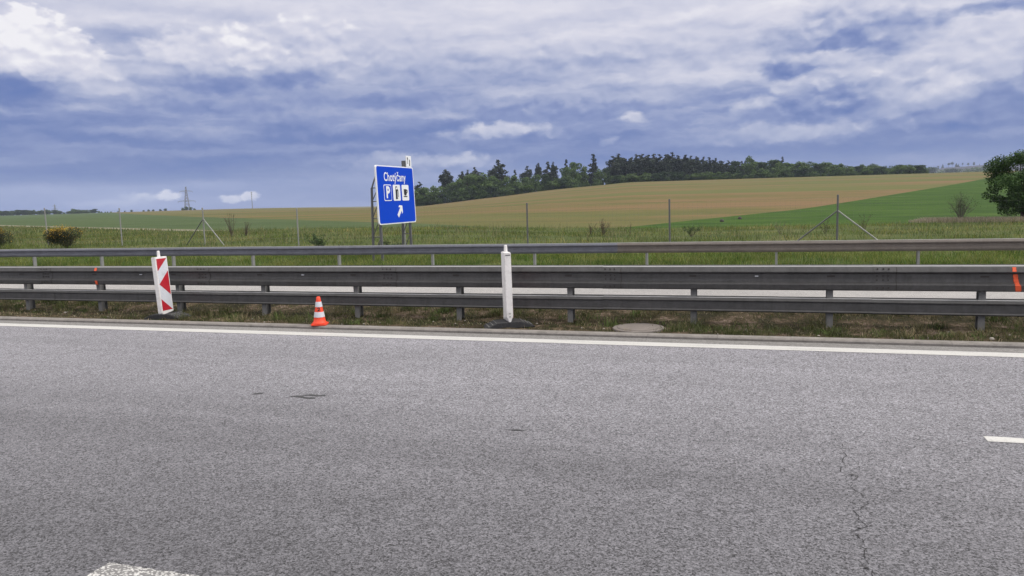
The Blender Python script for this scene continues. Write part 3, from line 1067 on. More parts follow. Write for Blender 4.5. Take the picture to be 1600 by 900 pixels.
# two lattice supports
for yy in (-hw + 0.3, hw - 0.32):
    mb = MB()
    zb = -0.3
    mb.box(-0.13, -0.05, yy - 0.04, yy + 0.04, zb, b1 - 0.1)
    zt = b0 + 1.3
    xt, xb = -0.34, -0.46
    mb.bar((xb, yy, zb), (xt, yy, zt), 0.045, 6)
    mb.bar((xt - 0.02, yy, zt - 0.05), (-0.09, yy, b1 - 0.2), 0.028, 6)
    zz = [0.1, 0.8, 1.45, 2.05, zt]
    for q in range(len(zz) - 1):
        xa = xb + (xt - xb) * (zz[q] - zb) / (zt - zb)
        xc = xb + (xt - xb) * (zz[q + 1] - zb) / (zt - zb)
        mb.bar((xa, yy, zz[q]), (-0.09, yy, zz[q + 1]) if q % 2 == 0 else (-0.09, yy, zz[q + 1]), 0.018, 5)
        mb.bar((xc, yy, zz[q + 1]), (-0.09, yy, zz[q + 1]), 0.018, 5)
    mb.build('support', M['zinc_dark'], sign)
for o in list(COL.objects):
    if o.parent == sign and not o.name.startswith('support'):
        o.rotation_euler = (0, R(-1.5), 0)
        o.location.x += 0.04
    elif o.parent == sign:
        o.rotation_euler = (0, R(-1.0), 0)


# ------------------------------------------------------------------ beacons, cone, manhole
def rubber_base(parent, L=0.82, W=0.4, h=0.1):
    mb = MB()
    prof = [(-L / 2, 0), (-L / 2 + 0.02, 0.02), (-L / 2 + 0.2, h), (L / 2 - 0.24, h), (L / 2 - 0.02, 0.02), (L / 2, 0)]
    mb.prism(prof, 'y', -W / 2, W / 2)
    o = mb.build('rubber_base', M['rubber'], parent, bevel=0.008)
    mb = MB()
    for s in (-1, 1):
        for k in range(3):
            xa = s * (L / 2 - 0.06 - 0.065 * k)
            za = np.interp(abs(xa), [L / 2 - 0.24, L / 2 - 0.02], [h, 0.02])
            a = s * math.atan2(h - 0.02, 0.2)
            w = 0.014
            mb.add([(xa - w, -W / 2 + 0.03, za + 0.004 - 0.004), (xa + w, -W / 2 + 0.03, za - 0.006 * 1), (xa + w, W / 2 - 0.03, za - 0.006), (xa - w, W / 2 - 0.03, za),
                    (xa - w, -W / 2 + 0.03, za + 0.018), (xa + w, -W / 2 + 0.03, za + 0.012), (xa + w, W / 2 - 0.03, za + 0.012), (xa - w, W / 2 - 0.03, za + 0.018)],
                   [(0, 1, 2, 3), (4, 7, 6, 5), (0, 4, 5, 1), (1, 5, 6, 2), (2, 6, 7, 3), (3, 7, 4, 0)])
    mb.build('rib', mat_wear('rubber_worn', (0.1, 0.1, 0.1), 0.85, var=0.3, scale=20), o)
    return o


def beacon(loc, rz, w, t, h, label, wedge, rough_edge=False):
    root = tag(empty('beacon_board', loc, rz), label, 'beacon board', 'beacon boards along the kerb')
    b = rubber_base(root)
    mb = MB()
    z0, z1 = 0.09, 0.09 + h
    if wedge:
        # narrow edge towards -y ends in a point at the bottom
        mb.add([(-t / 2, -w / 2, z0 + 0.11), (t / 2, -w / 2, z0 + 0.11), (0.015, -w / 2 + 0.0, z0), (-0.015, -w / 2 + 0.0, z0),
                (-t / 2, w / 2, z0 + 0.03), (t / 2, w / 2, z0 + 0.03), (0.015, w / 2, z0), (-0.015, w / 2, z0),
                (-t / 2, -w / 2, z1), (t / 2, -w / 2, z1), (t / 2, w / 2, z1), (-t / 2, w / 2, z1)],
               [(8, 0, 3, 2, 1, 9), (9, 1, 5, 10), (1, 2, 6, 5), (2, 3, 7, 6), (3, 0, 4, 7), (0, 8, 11, 4), (10, 5, 6, 7, 4, 11), (8, 9, 10, 11)])
    else:
        mb.prism([(-w / 2, z0 + 0.03), (-w / 2 + 0.04, z0 - 0.005), (w / 2, z0 + 0.035), (w / 2, z1), (-w / 2, z1)], 'x', -t / 2, t / 2)
    bd = mb.build('board', M['white'], root, bevel=0.008)
    if wedge:
        mb = MB()
        mb.box(-t / 2 + 0.02, t / 2 - 0.012, -w / 2 - 0.004, -w / 2 + 0.01, z1 - 0.05, z1 - 0.035)
        for zz in (z0 + 0.14, z0 + 0.09):
            mb.box(-0.012, 0.012, -w / 2 - 0.004, -w / 2 + 0.01, zz, zz + 0.012)
        mb.build('slot', M['zinc_dark'], bd)
    # stem with carrying grip on top
    mb = MB()
    mb.lathe([(0.032, z1 - 0.02), (0.03, z1 + 0.02), (0.026, z1 + 0.1), (0.02, z1 + 0.115)], 14)
    mb.build('top_stem', M['white'], root, smooth=False)
    # both faces: white sheet with red chevron pieces
    fw_, f0, f1 = w / 2 - 0.028, z0 + 0.075, z1 - 0.035
    H_ = f1 - f0
    for s in ((1,) if wedge else (1, -1)):
        x = s * t / 2
        mb = MB()
        pts = [(-fw_, f0), (fw_, f0), (fw_, f1), (-fw_, f1)]
        mb.prism(pts, 'x', x - 0.002 * s, x + 0.002 * s)
        fc = mb.build('face_sheet', M['sheet_white'], bd)
        mb = MB()
        xr0, xr1 = x + 0.0015 * s, x + 0.0045 * s
        a, b_ = (-fw_, fw_) if s > 0 else (fw_, -fw_)
        for tri in ([(a, f1), (b_, f1), (a, f1 - 0.235 * H_)], [(b_, f1 - 0.245 * H_), (b_, f1 - 0.71 * H_), (a, f1 - 0.49 * H_)], [(a, f0 + 0.225 * H_), (a, f0), (b_, f0)]):
            mb.prism(tri, 'x', xr0, xr1)
        mb.build('red_chevron', M['red'], fc)
    return root


beacon((-10.85, 11.72, 0.03), R(5), 0.34, 0.09, 1.1, 'white board with red left-pointing chevrons on a black rubber foot', False)
beacon((-3.92, 11.72, 0.03), R(29), 0.30, 0.11, 1.14, 'white board seen edge on, without visible red, on a black rubber foot', True)
# the boards lean a touch, as in the photograph
for o in COL.objects:
    if o.name.startswith('beacon_board'):
        o.rotation_euler.y = R(-3.2) if o.location.x < -8 else R(-0.6)

cone = tag(empty('traffic_cone', (-7.23, 11.33, 0.053), R(20)), 'small orange traffic cone with two white bands and a number 2', 'traffic cone')
CH = 0.49
rad = lambda z: 0.112 - (0.112 - 0.032) * ((z - 0.03) / (CH - 0.03)) ** 0.94
mb = MB()
mb.lathe([(0.13, 0.028), (0.122, 0.045)] + [(rad(z) - 0.001, z) for z in np.linspace(0.06, CH - 0.01, 9)] + [(0.024, CH)], 36)
mb.build('cone_body', M['orange'], cone, smooth=True)
mb = MB()
mb.prism(rrect(-0.135, 0.135, -0.135, 0.135, 0.045), 'z', 0.0, 0.03)
mb.build('base', M['orange'], cone, bevel=0.006)
for z0, z1 in ((0.14, 0.228), (0.316, 0.402)):
    mb = MB()
    mb.lathe([(rad(z0) + 0.0, z0 - 0.001), (rad(z0) + 0.003, z0), (rad(z1) + 0.003, z1), (rad(z1), z1 + 0.001)], 36)
    mb.build('reflective_band', M['sheet_white'], cone, smooth=False)
me = text_mesh('2', 0.085, 0.003, 1.2)
# wrap the figure round the cone towards the road
for v in me.vertices:
    z = 0.272 + v.co.y
    rr = rad(z) + 0.004
    an = -math.pi / 2 - 0.05 + v.co.x / rr
    v.co = (rr * math.cos(an), rr * math.sin(an), z)
o = link('number', me, M['black'], cone)
o.rotation_euler = (0, 0, R(12))

man = tag(empty('manhole_cover', (-1.80, 11.765, 0.03)), 'round concrete manhole cover set in the median grass by the kerb', 'manhole cover')
mb = MB()
mb.lathe([(0.40, -0.05), (0.40, 0.028), (0.39, 0.036), (0.335, 0.036), (0.335, 0.02)], 48)
mb.build('frame', M['concrete'], man)
mb = MB()
mb.lathe([(0.328, 0.0), (0.328, 0.04), (0.31, 0.046), (0.12, 0.05), (0.0005, 0.05)], 48)
mb.build('lid', M['concrete'], man)


# ------------------------------------------------------------------ plants
def leaf_quads(P, size, cols, flat_=0.0):
    n = len(P)
    nv = nrg.normal(0, 1, (n, 3))
    nv[:, 2] = np.abs(nv[:, 2]) + flat_
    nv /= np.linalg.norm(nv, axis=1, keepdims=True)
    t = np.cross(nv, nrg.normal(0, 1, (n, 3)))
    t /= np.linalg.norm(t, axis=1, keepdims=True)
    b = np.cross(nv, t)
    s = size[:, None]
    v = np.stack([P - t * s, P - b * s * 0.6, P + t * s, P + b * s * 0.6], 1).reshape(-1, 3)
    f = np.arange(4 * n).reshape(n, 4)
    return v, f, cols


def lobes_points(lobes, n, shell=0.55):
    """points spread through ellipsoid lobes, denser near their surface; also which lobe each came from"""
    vol = np.array([l[3] * l[4] * l[5] for l in lobes]) ** 0.67
    i = nrg.choice(len(lobes), n, p=vol / vol.sum())
    d = nrg.normal(0, 1, (n, 3))
    d /= np.linalg.norm(d, axis=1, keepdims=True)
    r = nrg.uniform(shell ** 3, 1, n) ** (1 / 3) * nrg.uniform(0.9, 1.12, n)
    L = np.array(lobes)
    return L[i, :3] + d * r[:, None] * L[i, 3:6], i, d


def trunk(parent, prof, limbs, mat):
    mb = MB()
    for (a, b, r0, r1) in prof + limbs:
        mb.bar(a, b, r0, 6, r1)
    return mb.build('trunk', mat, parent)


def proto_broad(seed, n, size, pal, width=0.34, low=0.1, nl=14, name='broadleaf_tree'):
    global nrg
    save, nrg = nrg, np.random.default_rng(seed)
    root = empty(name)
    lobes = []
    for k in range(nl):
        a = nrg.uniform(0, 2 * np.pi)
        z = nrg.uniform(low + 0.14, 0.88)
        rad_ = width * math.sin(math.pi * min(0.97, max(0.12, (z - low) / (1.02 - low)))) ** 0.6 * nrg.uniform(0.35, 0.8)
        s = nrg.uniform(0.1, 0.19) * (1.1 if z < 0.6 else 0.8)
        lobes.append((rad_ * math.cos(a), rad_ * math.sin(a), z, s * 1.15, s * 1.15, s * 0.8))
    lobes.append((0, 0, 0.55, width * 0.6, width * 0.6, 0.32))
    P, i, d = lobes_points(lobes, n)
    lt = nrg.uniform(0.7, 1.3, len(lobes))
    cols = np.array(pal)[nrg.integers(0, len(pal), n)] * lt[i][:, None] * nrg.uniform(0.75, 1.3, (n, 1))
    keep = P[:, 2] > low * 0.6
    P, cols = P[keep], cols[keep]
    v, f, c = leaf_quads(P, nrg.uniform(0.6, 1.3, len(P)) * size, cols, 0.3)
    np_mesh('crown', v, f, M['leaf'], root, c)
    limbs = []
    for k in range(6):
        l = lobes[k]
        limbs.append(((0, 0, 0.15 + 0.05 * k), (l[0], l[1], l[2]), 0.012, 0.004))
    trunk(root, [((0, 0, -0.03), (0.005, 0, 0.3), 0.026, 0.02), ((0.005, 0, 0.3), (0, 0.01, 0.75), 0.02, 0.006)], limbs, M['bark'])
    nrg = save
    return root


def proto_pine(seed, n, size, pal, bare=0.35, width=0.2, shape='round', name='pine_tree'):
    global nrg
    save, nrg = nrg, np.random.default_rng(seed)
    root = empty(name)
    lobes, limbs = [], []
    nl = 16
    for k in range(nl):
        t = (k + 0.5) / nl
        z = bare + (0.96 - bare) * t
        if shape == 'spruce':
            w = width * (1 - t) ** 0.8 + 0.02
        else:
            w = width * (math.sin(math.pi * min(1, 0.18 + 0.82 * t)) ** 0.6) * (1.0 if t < 0.8 else 0.75)
        for q in range(2):
            a = nrg.uniform(0, 2 * np.pi)
            rr = w * nrg.uniform(0.35, 0.8)
            s = max(0.03, w * nrg.uniform(0.35, 0.6))
            lobes.append((rr * math.cos(a), rr * math.sin(a), z + nrg.uniform(-0.02, 0.02), s * 1.25, s * 1.25, s * 0.45 + 0.012))
            limbs.append(((0, 0, z - 0.03), (rr * math.cos(a), rr * math.sin(a), z), 0.005, 0.002))
    P, i, d = lobes_points(lobes, n, 0.2)
    lt = nrg.uniform(0.7, 1.3, len(lobes))
    cols = np.array(pal)[nrg.integers(0, len(pal), n)] * lt[i][:, None] * nrg.uniform(0.75, 1.3, (n, 1))
    v, f, c = leaf_quads(P, nrg.uniform(0.6, 1.3, n) * size, cols, 0.6)
    np_mesh('crown', v, f, M['needle'], root, c)
    trunk(root, [((0, 0, -0.03), (0.004, 0, 0.4), 0.016, 0.012), ((0.004, 0, 0.4), (0, 0, 0.97), 0.012, 0.003)], limbs, M['bark'])
    nrg = save
    return root


PB = [(0.052, 0.09, 0.022), (0.068, 0.114, 0.027), (0.088, 0.138, 0.033)]
PB2 = [(0.028, 0.058, 0.018), (0.036, 0.072, 0.022)]
PB3 = [(0.062, 0.108, 0.026), (0.085, 0.136, 0.036)]
PP = [(0.018, 0.03, 0.02), (0.024, 0.037, 0.023), (0.03, 0.042, 0.024)]
protos = {
    'b0': proto_broad(11, 3000, 0.036, PB, 0.34, -0.02, 18), 'b1': proto_broad(12, 3000, 0.036, PB2, 0.32, -0.03, 20), 'b2': proto_broad(13, 2600, 0.036, PB3, 0.38, 0.0, 16),
    'b3': proto_broad(14, 3000, 0.038, PB, 0.44, -0.04, 22),
    'p0': proto_pine(21, 2400, 0.03, PP, 0.25, 0.22), 'p1': proto_pine(22, 2200, 0.028, PP, 0.45, 0.19), 'p2': proto_pine(23, 3000, 0.032, PP, 0.06, 0.26, 'round'),
    's0': proto_pine(24, 3000, 0.03, PP, 0.02, 0.26, 'spruce', 'spruce_tree'), 's1': proto_pine(25, 2200, 0.028, PP, 0.04, 0.19, 'spruce', 'spruce_tree'),
}
used = set()
G_ = 'trees of the wood on the field crest'
L_UNDER = 'low bushy tree along the field edge at the foot of the crest wood'


def plant(kind, loc, h, wf, label, cat, group=None):
    p = protos[kind]
    o = p if kind not in used else copy_tree(p)
    used.add(kind)
    o.location = loc
    o.scale = (h * wf, h * wf, h)
    o.rotation_euler = (0, 0, rnd.uniform(0, 6.28))
    if 'group' in o: del o['group']
    tag(o, label, cat, group)
    return o


def tree_px(kind, px, ytop, d, wf, label, group, ybase=None):
    """a tree under photo column px, d metres ahead on the terrain, its top where the photo's treetop is"""
    p = at_depth(px, d)
    z = gz(p.x, p.y)
    h = CAM_H + (horizon(px) - ytop) * d / 1190 - z
    cat = {'b': 'tree', 'p': 'pine tree', 's': 'spruce tree'}[kind[0]]
    sink = 0.07 * h + (0.5 if label is L_UNDER else 0.1) if group == G_ else 0.1
    return plant(kind, (p.x, p.y, z - sink), max(h + sink, 1.5), wf, label, cat, group)


L_STAND = 'dark conifer in the dense tall stand at the middle of the crest wood'
L_LEAFY = 'rounded leafy tree in the lower left part of the crest wood'
L_ROW = 'low leafy tree in the row along the right half of the crest'
wood = [
    # px, top, kind, depth, width factor, label
    (662, 283, 'p2', 470, 1.0, 'small dark conifer at the far left end of the crest wood beside the blue sign'),
    (703, 264, 'p1', 480, 0.95, 'lone tall pine with a bare trunk at the left end of the crest wood'),
    (728, 267, 'p1', 490, 0.8, 'slim pine, first of three dark tops behind the left leafy trees'),
    (738, 264, 'p0', 492, 0.8, 'slim pine, middle of three dark tops behind the left leafy trees'),
    (748, 260, 'p0', 490, 0.9, 'slim pine, last of three dark tops behind the left leafy trees'),
    (785, 249, 'p2', 485, 1.15, 'broad dark pine rising above the leafy trees left of the gap'),
    (810, 265, 's1', 490, 0.8, 'small pointed dark conifer just right of the broad dark pine'),
    (829, 259, 'p2', 480, 1.0, 'dark spreading pine, left of a close pair before the gap'),
    (846, 254, 'p1', 488, 0.55, 'thin sparse pine between two darker ones before the gap'),
    (860, 251, 's0', 482, 1.0, 'dark conifer with ragged top, right of a close pair before the gap'),
    (870, 252, 'p0', 490, 0.7, 'dark narrow pine on the left side of the gap in the wood'),
    (889, 249, 's1', 478, 0.8, 'pale thin conifer on the right side of the gap in the wood'),
    (931, 239, 's0', 476, 0.95, 'tall pointed conifer standing above its neighbours left of the dense stand'),
    (1172, 244, 'b0', 478, 0.95, 'rounded tall leafy tree at the right end of the dense dark stand'),
    (1223, 244, 's0', 490, 0.8, 'single dark pine rising out of the low leafy row on the right'),
]
for (x, yt, k, d, w, l) in wood:
    tree_px(k, x, yt, d, w, l, G_)
for (x, yt, k, w) in [(656, 297, 'b0', 1.2), (668, 291, 'b2', 1.2), (682, 290, 'b0', 1.15), (694, 288, 'b3', 1.1), (711, 285, 'b2', 1.0), (724, 279, 'b0', 1.1), (736, 273, 'b2', 1.05), (748, 269, 'b3', 1.0), (759, 269, 'b0', 1.1), (771, 277, 'b2', 1.1), (783, 279, 'b0', 1.0),
                   (797, 276, 'b3', 1.0), (811, 272, 'b0', 1.05), (826, 275, 'b2', 1.0), (842, 274, 'b2', 0.95), (856, 272, 'b1', 1.0), (874, 275, 'b3', 0.9), (888, 262, 'b2', 0.8), (902, 253, 'b2', 0.75), (914, 260, 'b0', 0.9), (940, 262, 'b3', 0.75), (951, 262, 'b1', 0.7)]:
    tree_px(k, x, yt + rnd.uniform(-2, 2), 458 + rnd.uniform(-4, 12), w, L_LEAFY, G_)
for (x, yt, k, w) in [(962, 243, 'p2', .95), (971, 240, 'p0', 1.1), (981, 246, 's0', .9), (990, 244, 'p2', .9), (998, 239, 's0', .9), (1007, 239, 'p2', .9), (1016, 241, 'p0', 1.1), (1025, 240, 's0', 1.0), (1034, 242, 'p2', .9), (1043, 239, 's0', .9), (1053, 238, 'p2', .9),
                      (1062, 241, 's0', 1.0), (1072, 241, 'p0', 1.2), (1082, 243, 'p2', .9), (1091, 242, 's0', 1.0), (1101, 245, 'p2', .9), (1110, 244, 's0', .9), (1120, 246, 'p2', .9), (1129, 249, 's0', 1.0), (1140, 250, 'p2', .9), (1151, 250, 'b1', .8), (1160, 250, 's0', .9)]:
    tree_px(k, x, yt + rnd.uniform(-1.5, 1.5), 480 + rnd.uniform(-6, 16), w * 1.1, L_STAND, G_)
    tree_px('s0' if k != 's0' else 'p2', x + rnd.uniform(2, 7), yt + rnd.uniform(1, 7), 500 + rnd.uniform(0, 14), 1.2, L_STAND, G_)
x = 1186
while x < 1452:
    yt = 252 + (x - 1186) * 0.033 + rnd.uniform(-3, 3)
    tree_px(rnd.choice(['b0', 'b1', 'b2', 'b3']), x, yt, 480 + rnd.uniform(-5, 25), rnd.uniform(1.1, 1.5), L_ROW, G_)
    x += rnd.uniform(6, 10)
x = 652
while x < 1440:
    yc = float(np.interp(x, [650, 700, 740, 820, 940, 1000, 1120, 1260, 1350, 1475], [323, 317, 313, 303, 291, 285, 280, 276, 274, 270]))
    tree_px(rnd.choice(['b0', 'b1', 'b3', 'b2']), x, yc - rnd.uniform(5, 19) * (1 if x < 1000 else 0.8), 452 + rnd.uniform(-2, 8), rnd.uniform(1.2, 1.7), L_UNDER, G_)
    x += rnd.uniform(5, 9)
# far left tree line on the plain
GL = 'trees of the distant line on the left plain'
tops = [(0, 329), (20, 329), (45, 327), (60, 328), (95, 328), (110, 331), (125, 326), (140, 328), (157, 327), (166, 331)]
x = -160
while x < 185:
    yt = float(np.interp(x, [-200] + [t[0] for t in tops] + [185], [331] + [t[1] for t in tops] + [333])) + rnd.uniform(-1.2, 1.2)
    tree_px(rnd.choice(['b0', 'b1', 'b3']), x, yt, 905 + rnd.uniform(-20, 40), rnd.uniform(1.5, 2.2), 'distant leafy tree in the dark line on the left plain', GL)
    x += rnd.uniform(3.5, 6.5)
for (x, yt, w) in [(192, 330, 1.6), (203, 329, 1.3), (213, 327.5, 1.2), (232, 328, 1.5), (240, 327, 1.2), (247, 327, 1.4), (258, 326.5, 1.3), (266, 325.5, 1.4)]:
    tree_px('b1', x, yt, 930, w * 1.5, 'distant low tree in the broken line left of the big pylon', GL)
for (x, yt, w) in [(293, 324, 1.2), (298, 322, 1.2), (305, 323, 1.3), (311, 325, 1.6)]:
    tree_px('b3', x, yt, 895, w, 'small distant bush at the foot of the big pylon', 'bushes below the pylon')
# wooded ridge beyond the field on the right
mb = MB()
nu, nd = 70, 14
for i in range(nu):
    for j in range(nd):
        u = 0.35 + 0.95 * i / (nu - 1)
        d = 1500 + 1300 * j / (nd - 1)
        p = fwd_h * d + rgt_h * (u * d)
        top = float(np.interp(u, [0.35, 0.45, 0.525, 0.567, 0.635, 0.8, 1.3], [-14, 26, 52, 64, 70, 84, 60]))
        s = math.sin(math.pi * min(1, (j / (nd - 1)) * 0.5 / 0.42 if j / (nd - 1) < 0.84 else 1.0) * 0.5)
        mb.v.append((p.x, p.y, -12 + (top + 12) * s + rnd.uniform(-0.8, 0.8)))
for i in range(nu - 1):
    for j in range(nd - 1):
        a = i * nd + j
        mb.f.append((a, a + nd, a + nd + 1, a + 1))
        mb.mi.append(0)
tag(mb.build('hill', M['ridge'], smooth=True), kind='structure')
xx = 1424
while xx < 1680:
    d = 2450 + rnd.uniform(-120, 160)
    u = (xx - 800) / 1190
    p = at_depth(xx, d)
    top = float(np.interp(u, [0.35, 0.45, 0.525, 0.567, 0.635, 0.8, 1.3], [-14, 26, 52, 64, 70, 84, 60]))
    plant(rnd.choice(['p1', 's1', 's0', 'p0']), (p.x, p.y, top - 3), rnd.uniform(7, 17), rnd.uniform(0.9, 1.5), 'tiny far conifer on the skyline of the bluish ridge at right', 'pine tree', 'trees on the far ridge')
    xx += rnd.uniform(3, 10)
xx = 1424
while xx < 1560:
    d = 1500 + rnd.uniform(-30, 60)
    p = at_depth(xx, d)
    plant(rnd.choice(['b1', 'b3']), (p.x, p.y, gz(p.x, p.y) + 1), rnd.uniform(30, 37), 1.2, 'far dark tree at the foot of the bluish ridge', 'tree', 'trees at the foot of the ridge')
    xx += rnd.uniform(9, 24)

# the big leafy tree at the right edge of the picture
save, nrg = nrg, np.random.default_rng(31)
p = at_depth(1599, 44.8)
root = tag(empty('leafy_tree', (p.x, p.y, gz(p.x, p.y))), 'dense dark green tree with low branches at the edge of the green crop', 'tree')
lobes = []
for k in range(46):
    a = nrg.uniform(0, 6.28)
    z = nrg.uniform(0.45, 3.65)
    w = 2.25 * math.sin(math.pi * np.clip((z - 0.1) / 4.1, 0.05, 0.97)) ** 0.75
    rr = w * nrg.uniform(0.5, 0.85)
    s = nrg.uniform(0.2, 0.62)
    rr *= nrg.uniform(0.75, 1.2)
    lobes.append((rr * math.cos(a), rr * math.sin(a), z + nrg.uniform(-0.1, 0.25), s * 1.25, s * 1.25, s * 0.7))
lobes += [(-1.75, -0.2, 1.55, 0.5, 0.45, 0.28), (-1.5, -0.7, 1.3, 0.45, 0.45, 0.26), (-1.2, -1.0, 0.95, 0.4, 0.4, 0.25), (0, 0, 2.2, 1.0, 1.0, 1.1), (0.3, 0, 3.75, 0.5, 0.5, 0.4), (-0.75, 0.2, 3.35, 0.45, 0.45, 0.35)]
P, i, d_ = lobes_points(lobes, 24000, 0.35)
lt = nrg.uniform(0.7, 1.35, len(lobes))
cols = np.array([(0.03, 0.065, 0.018), (0.04, 0.082, 0.02), (0.055, 0.1, 0.026)])[nrg.integers(0, 3, len(P))] * lt[i][:, None] * nrg.uniform(0.75, 1.3, (len(P), 1))
v, f, c = leaf_quads(P, nrg.uniform(0.035, 0.075, len(P)), cols, 0.4)
np_mesh('crown', v, f, M['leaf'], root, c)
limbs = [((0, 0, 0.5 + 0.05 * k), lobes[k][:3], 0.05, 0.012) for k in range(18)]
trunk(root, [((0, 0, -0.2), (0.04, 0, 1.2), 0.13, 0.1), ((0.04, 0, 1.2), (0, 0.03, 3.3), 0.1, 0.02)], limbs, M['bark'])
nrg = save


def bare_shrub(px, d, h, spread, label, n=46, twig=0.007, leaves=0, lcol=None, name='bare_shrub', cat='shrub', group=None, mat='bark_grey'):
    p = at_depth(px, d)
    root = tag(empty(name, (p.x, p.y, gz(p.x, p.y) - 0.03)), label, cat, group)
    mb, tips = MB(), []
    for k in range(n):
        a, ln = rnd.uniform(0, 6.28), rnd.uniform(0.45, 1.0) * h
        tilt = rnd.uniform(0.02, 1.0) * spread
        b = Vector((math.cos(a) * 0.05 * rnd.random(), math.sin(a) * 0.05 * rnd.random(), 0))
        e1 = b + Vector((math.cos(a) * tilt * 0.4, math.sin(a) * tilt * 0.4, ln * 0.55))
        e2 = e1 + Vector((math.cos(a) * tilt * 0.6 + rnd.uniform(-.08, .08), math.sin(a) * tilt * 0.6 + rnd.uniform(-.08, .08), ln * 0.45))
        mb.bar(b, e1, twig * 1.5, 4, twig)
        mb.bar(e1, e2, twig, 4, twig * 0.4)
        for q in range(4):
            s = e1.lerp(e2, rnd.uniform(0, 0.9))
            e3 = s + Vector((rnd.uniform(-.2, .2), rnd.uniform(-.2, .2), rnd.uniform(0.05, 0.25))) * h * 0.5
            mb.bar(s, e3, twig * 0.7, 3, twig * 0.3)
            tips += [e3, s.lerp(e3, 0.5)]
        tips.append(e2)
    mb.build('stems', M[mat], root, fix=False)
    if leaves:
        T = np.array([tuple(t) for t in tips])
        P = T[nrg.integers(0, len(T), leaves)] + nrg.normal(0, 0.04 * h, (leaves, 3))
        P[:, 2] = np.maximum(P[:, 2], 0.03)
        cols = pick(lcol, leaves, 0.3)
        v, f, c = leaf_quads(P, nrg.uniform(0.014, 0.032, leaves), cols, 0.2)
        np_mesh('leaves', v, f, M['leaf'], root, c)
    return root


bare_shrub(1503, 45.5, 1.75, 1.05, 'thin nearly bare grey green shrub in front of the green crop', 60, 0.006, 1500, [(0.08, 0.1, 0.05), (0.06, 0.085, 0.035)])
bare_shrub(945, 41, 0.95, 0.55, 'brown dry weed stalks spreading before the grain field', 26, 0.007, 120, [(0.12, 0.085, 0.06)], 'dry_weed', 'weed', 'dry weeds in the meadow', 'bark')
bare_shrub(925, 42, 0.7, 0.4, 'brown dry weed stalks, lower clump just left of the spreading ones', 14, 0.006, 60, [(0.12, 0.085, 0.06)], 'dry_weed', 'weed', 'dry weeds in the meadow', 'bark')
bare_shrub(986, 40, 0.85, 0.1, 'single thin dry weed stalk standing before the grain field', 3, 0.007, 10, [(0.12, 0.085, 0.06)], 'dry_weed', 'weed', 'dry weeds in the meadow', 'bark')
bare_shrub(366, 46, 1.5, 0.45, 'tall dry weed stalks right of the strutted post on the left', 14, 0.008, 90, [(0.1, 0.085, 0.055)], 'dry_weed', 'weed', 'dry weeds in the meadow', 'bark')
bare_shrub(388, 47, 1.0, 0.5, 'shorter dry weed stalks beside the tall ones on the left', 12, 0.008, 60, [(0.1, 0.085, 0.055)], 'dry_weed', 'weed', 'dry weeds in the meadow', 'bark')
bare_shrub(1352, 38.5, 0.85, 0.35, 'leafy thin weeds beside the raking strut of the right fence post', 9, 0.006, 110, [(0.06, 0.085, 0.035)], 'leafy_weed', 'weed', None, 'bark')
bare_shrub(1292, 37, 0.75, 0.4, 'leafy weeds growing at the foot of the right fence post', 12, 0.006, 160, [(0.075, 0.11, 0.035)], 'leafy_weed', 'weed', None, 'bark')
bare_shrub(1222, 37.5, 0.75, 0.45, 'thin grey stalks leaning left of the right strutted post', 8, 0.007, 30, [(0.12, 0.1, 0.06)], 'dry_weed', 'weed', 'dry weeds in the meadow', 'bark_grey')
bare_shrub(502, 31.5, 0.75, 0.7, 'low dark green bush behind the far barrier left of the sign', 26, 0.006, 1300, [(0.04, 0.075, 0.025), (0.05, 0.09, 0.03)], 'low_bush', 'bush', None, 'bark')
bare_shrub(1082, 38, 0.6, 0.6, 'low green bush in the meadow right of the middle fence post', 16, 0.006, 700, [(0.05, 0.09, 0.03), (0.06, 0.1, 0.035)], 'low_bush', 'bush', None, 'bark')
bare_shrub(610, 29.5, 0.5, 0.7, 'low dark green bush under the blue road sign', 22, 0.006, 1000, [(0.035, 0.065, 0.022), (0.045, 0.08, 0.026)], 'low_bush', 'bush', None, 'bark')


def broom(px, d, h, w, label):
    p = at_depth(px, d)
    root = tag(empty('broom_shrub', (p.x, p.y, gz(p.x, p.y) - 0.03)), label, 'flowering shrub')
    lob = [(rnd.uniform(-.3, .3) * w, rnd.uniform(-.3, .3) * w, h * rnd.uniform(0.3, 0.7), w * 0.26, w * 0.26, h * 0.3) for _ in range(9)]
    n = 13000
    P, i, d_ = lobes_points(lob, n, 0.2)
    P[:, 2] = np.maximum(P[:, 2], 0.04)
    cols = pick([(0.02, 0.028, 0.014), (0.03, 0.042, 0.017), (0.045, 0.042, 0.02)], n, 0.3)
    v, f, c = leaf_quads(P, nrg.uniform(0.012, 0.03, n), cols, 0.1)
    np_mesh('foliage', v, f, M['leaf'], root, c)
    n = 1600
    P, i, d_ = lobes_points(lob, n * 3, 0.9)
    wt = 1.6 * (P[:, 2] / h) ** 3.5 * np.where(P[:, 0] < 0.1, 1.4, 0.7)
    k = nrg.uniform(0, 1, len(P)) < wt * 0.5
    P = P[k]
    q = nrg.normal(0, 1, (150, 3)) * (0.16 * w, 0.16 * w, 0.07 * h) + (-0.08 * w, -0.05 * w, 0.97 * h)
    P = np.concatenate([P, q])
    v, f, c = leaf_quads(P, nrg.uniform(0.016, 0.032, len(P)), pick([(0.5, 0.3, 0.025), (0.56, 0.38, 0.035), (0.4, 0.24, 0.025)], len(P), 0.2), 0.3)
    np_mesh('yellow_blossoms', v, f, M['leaf'], root, c)
    mb = MB()
    for q in range(12):
        a = rnd.uniform(0, 6.28)
        mb.bar((0, 0, -0.02), (math.cos(a) * w * 0.3, math.sin(a) * w * 0.3, h * 0.6), 0.014, 5, 0.005)
    mb.build('stems', M['bark'], root, fix=False)


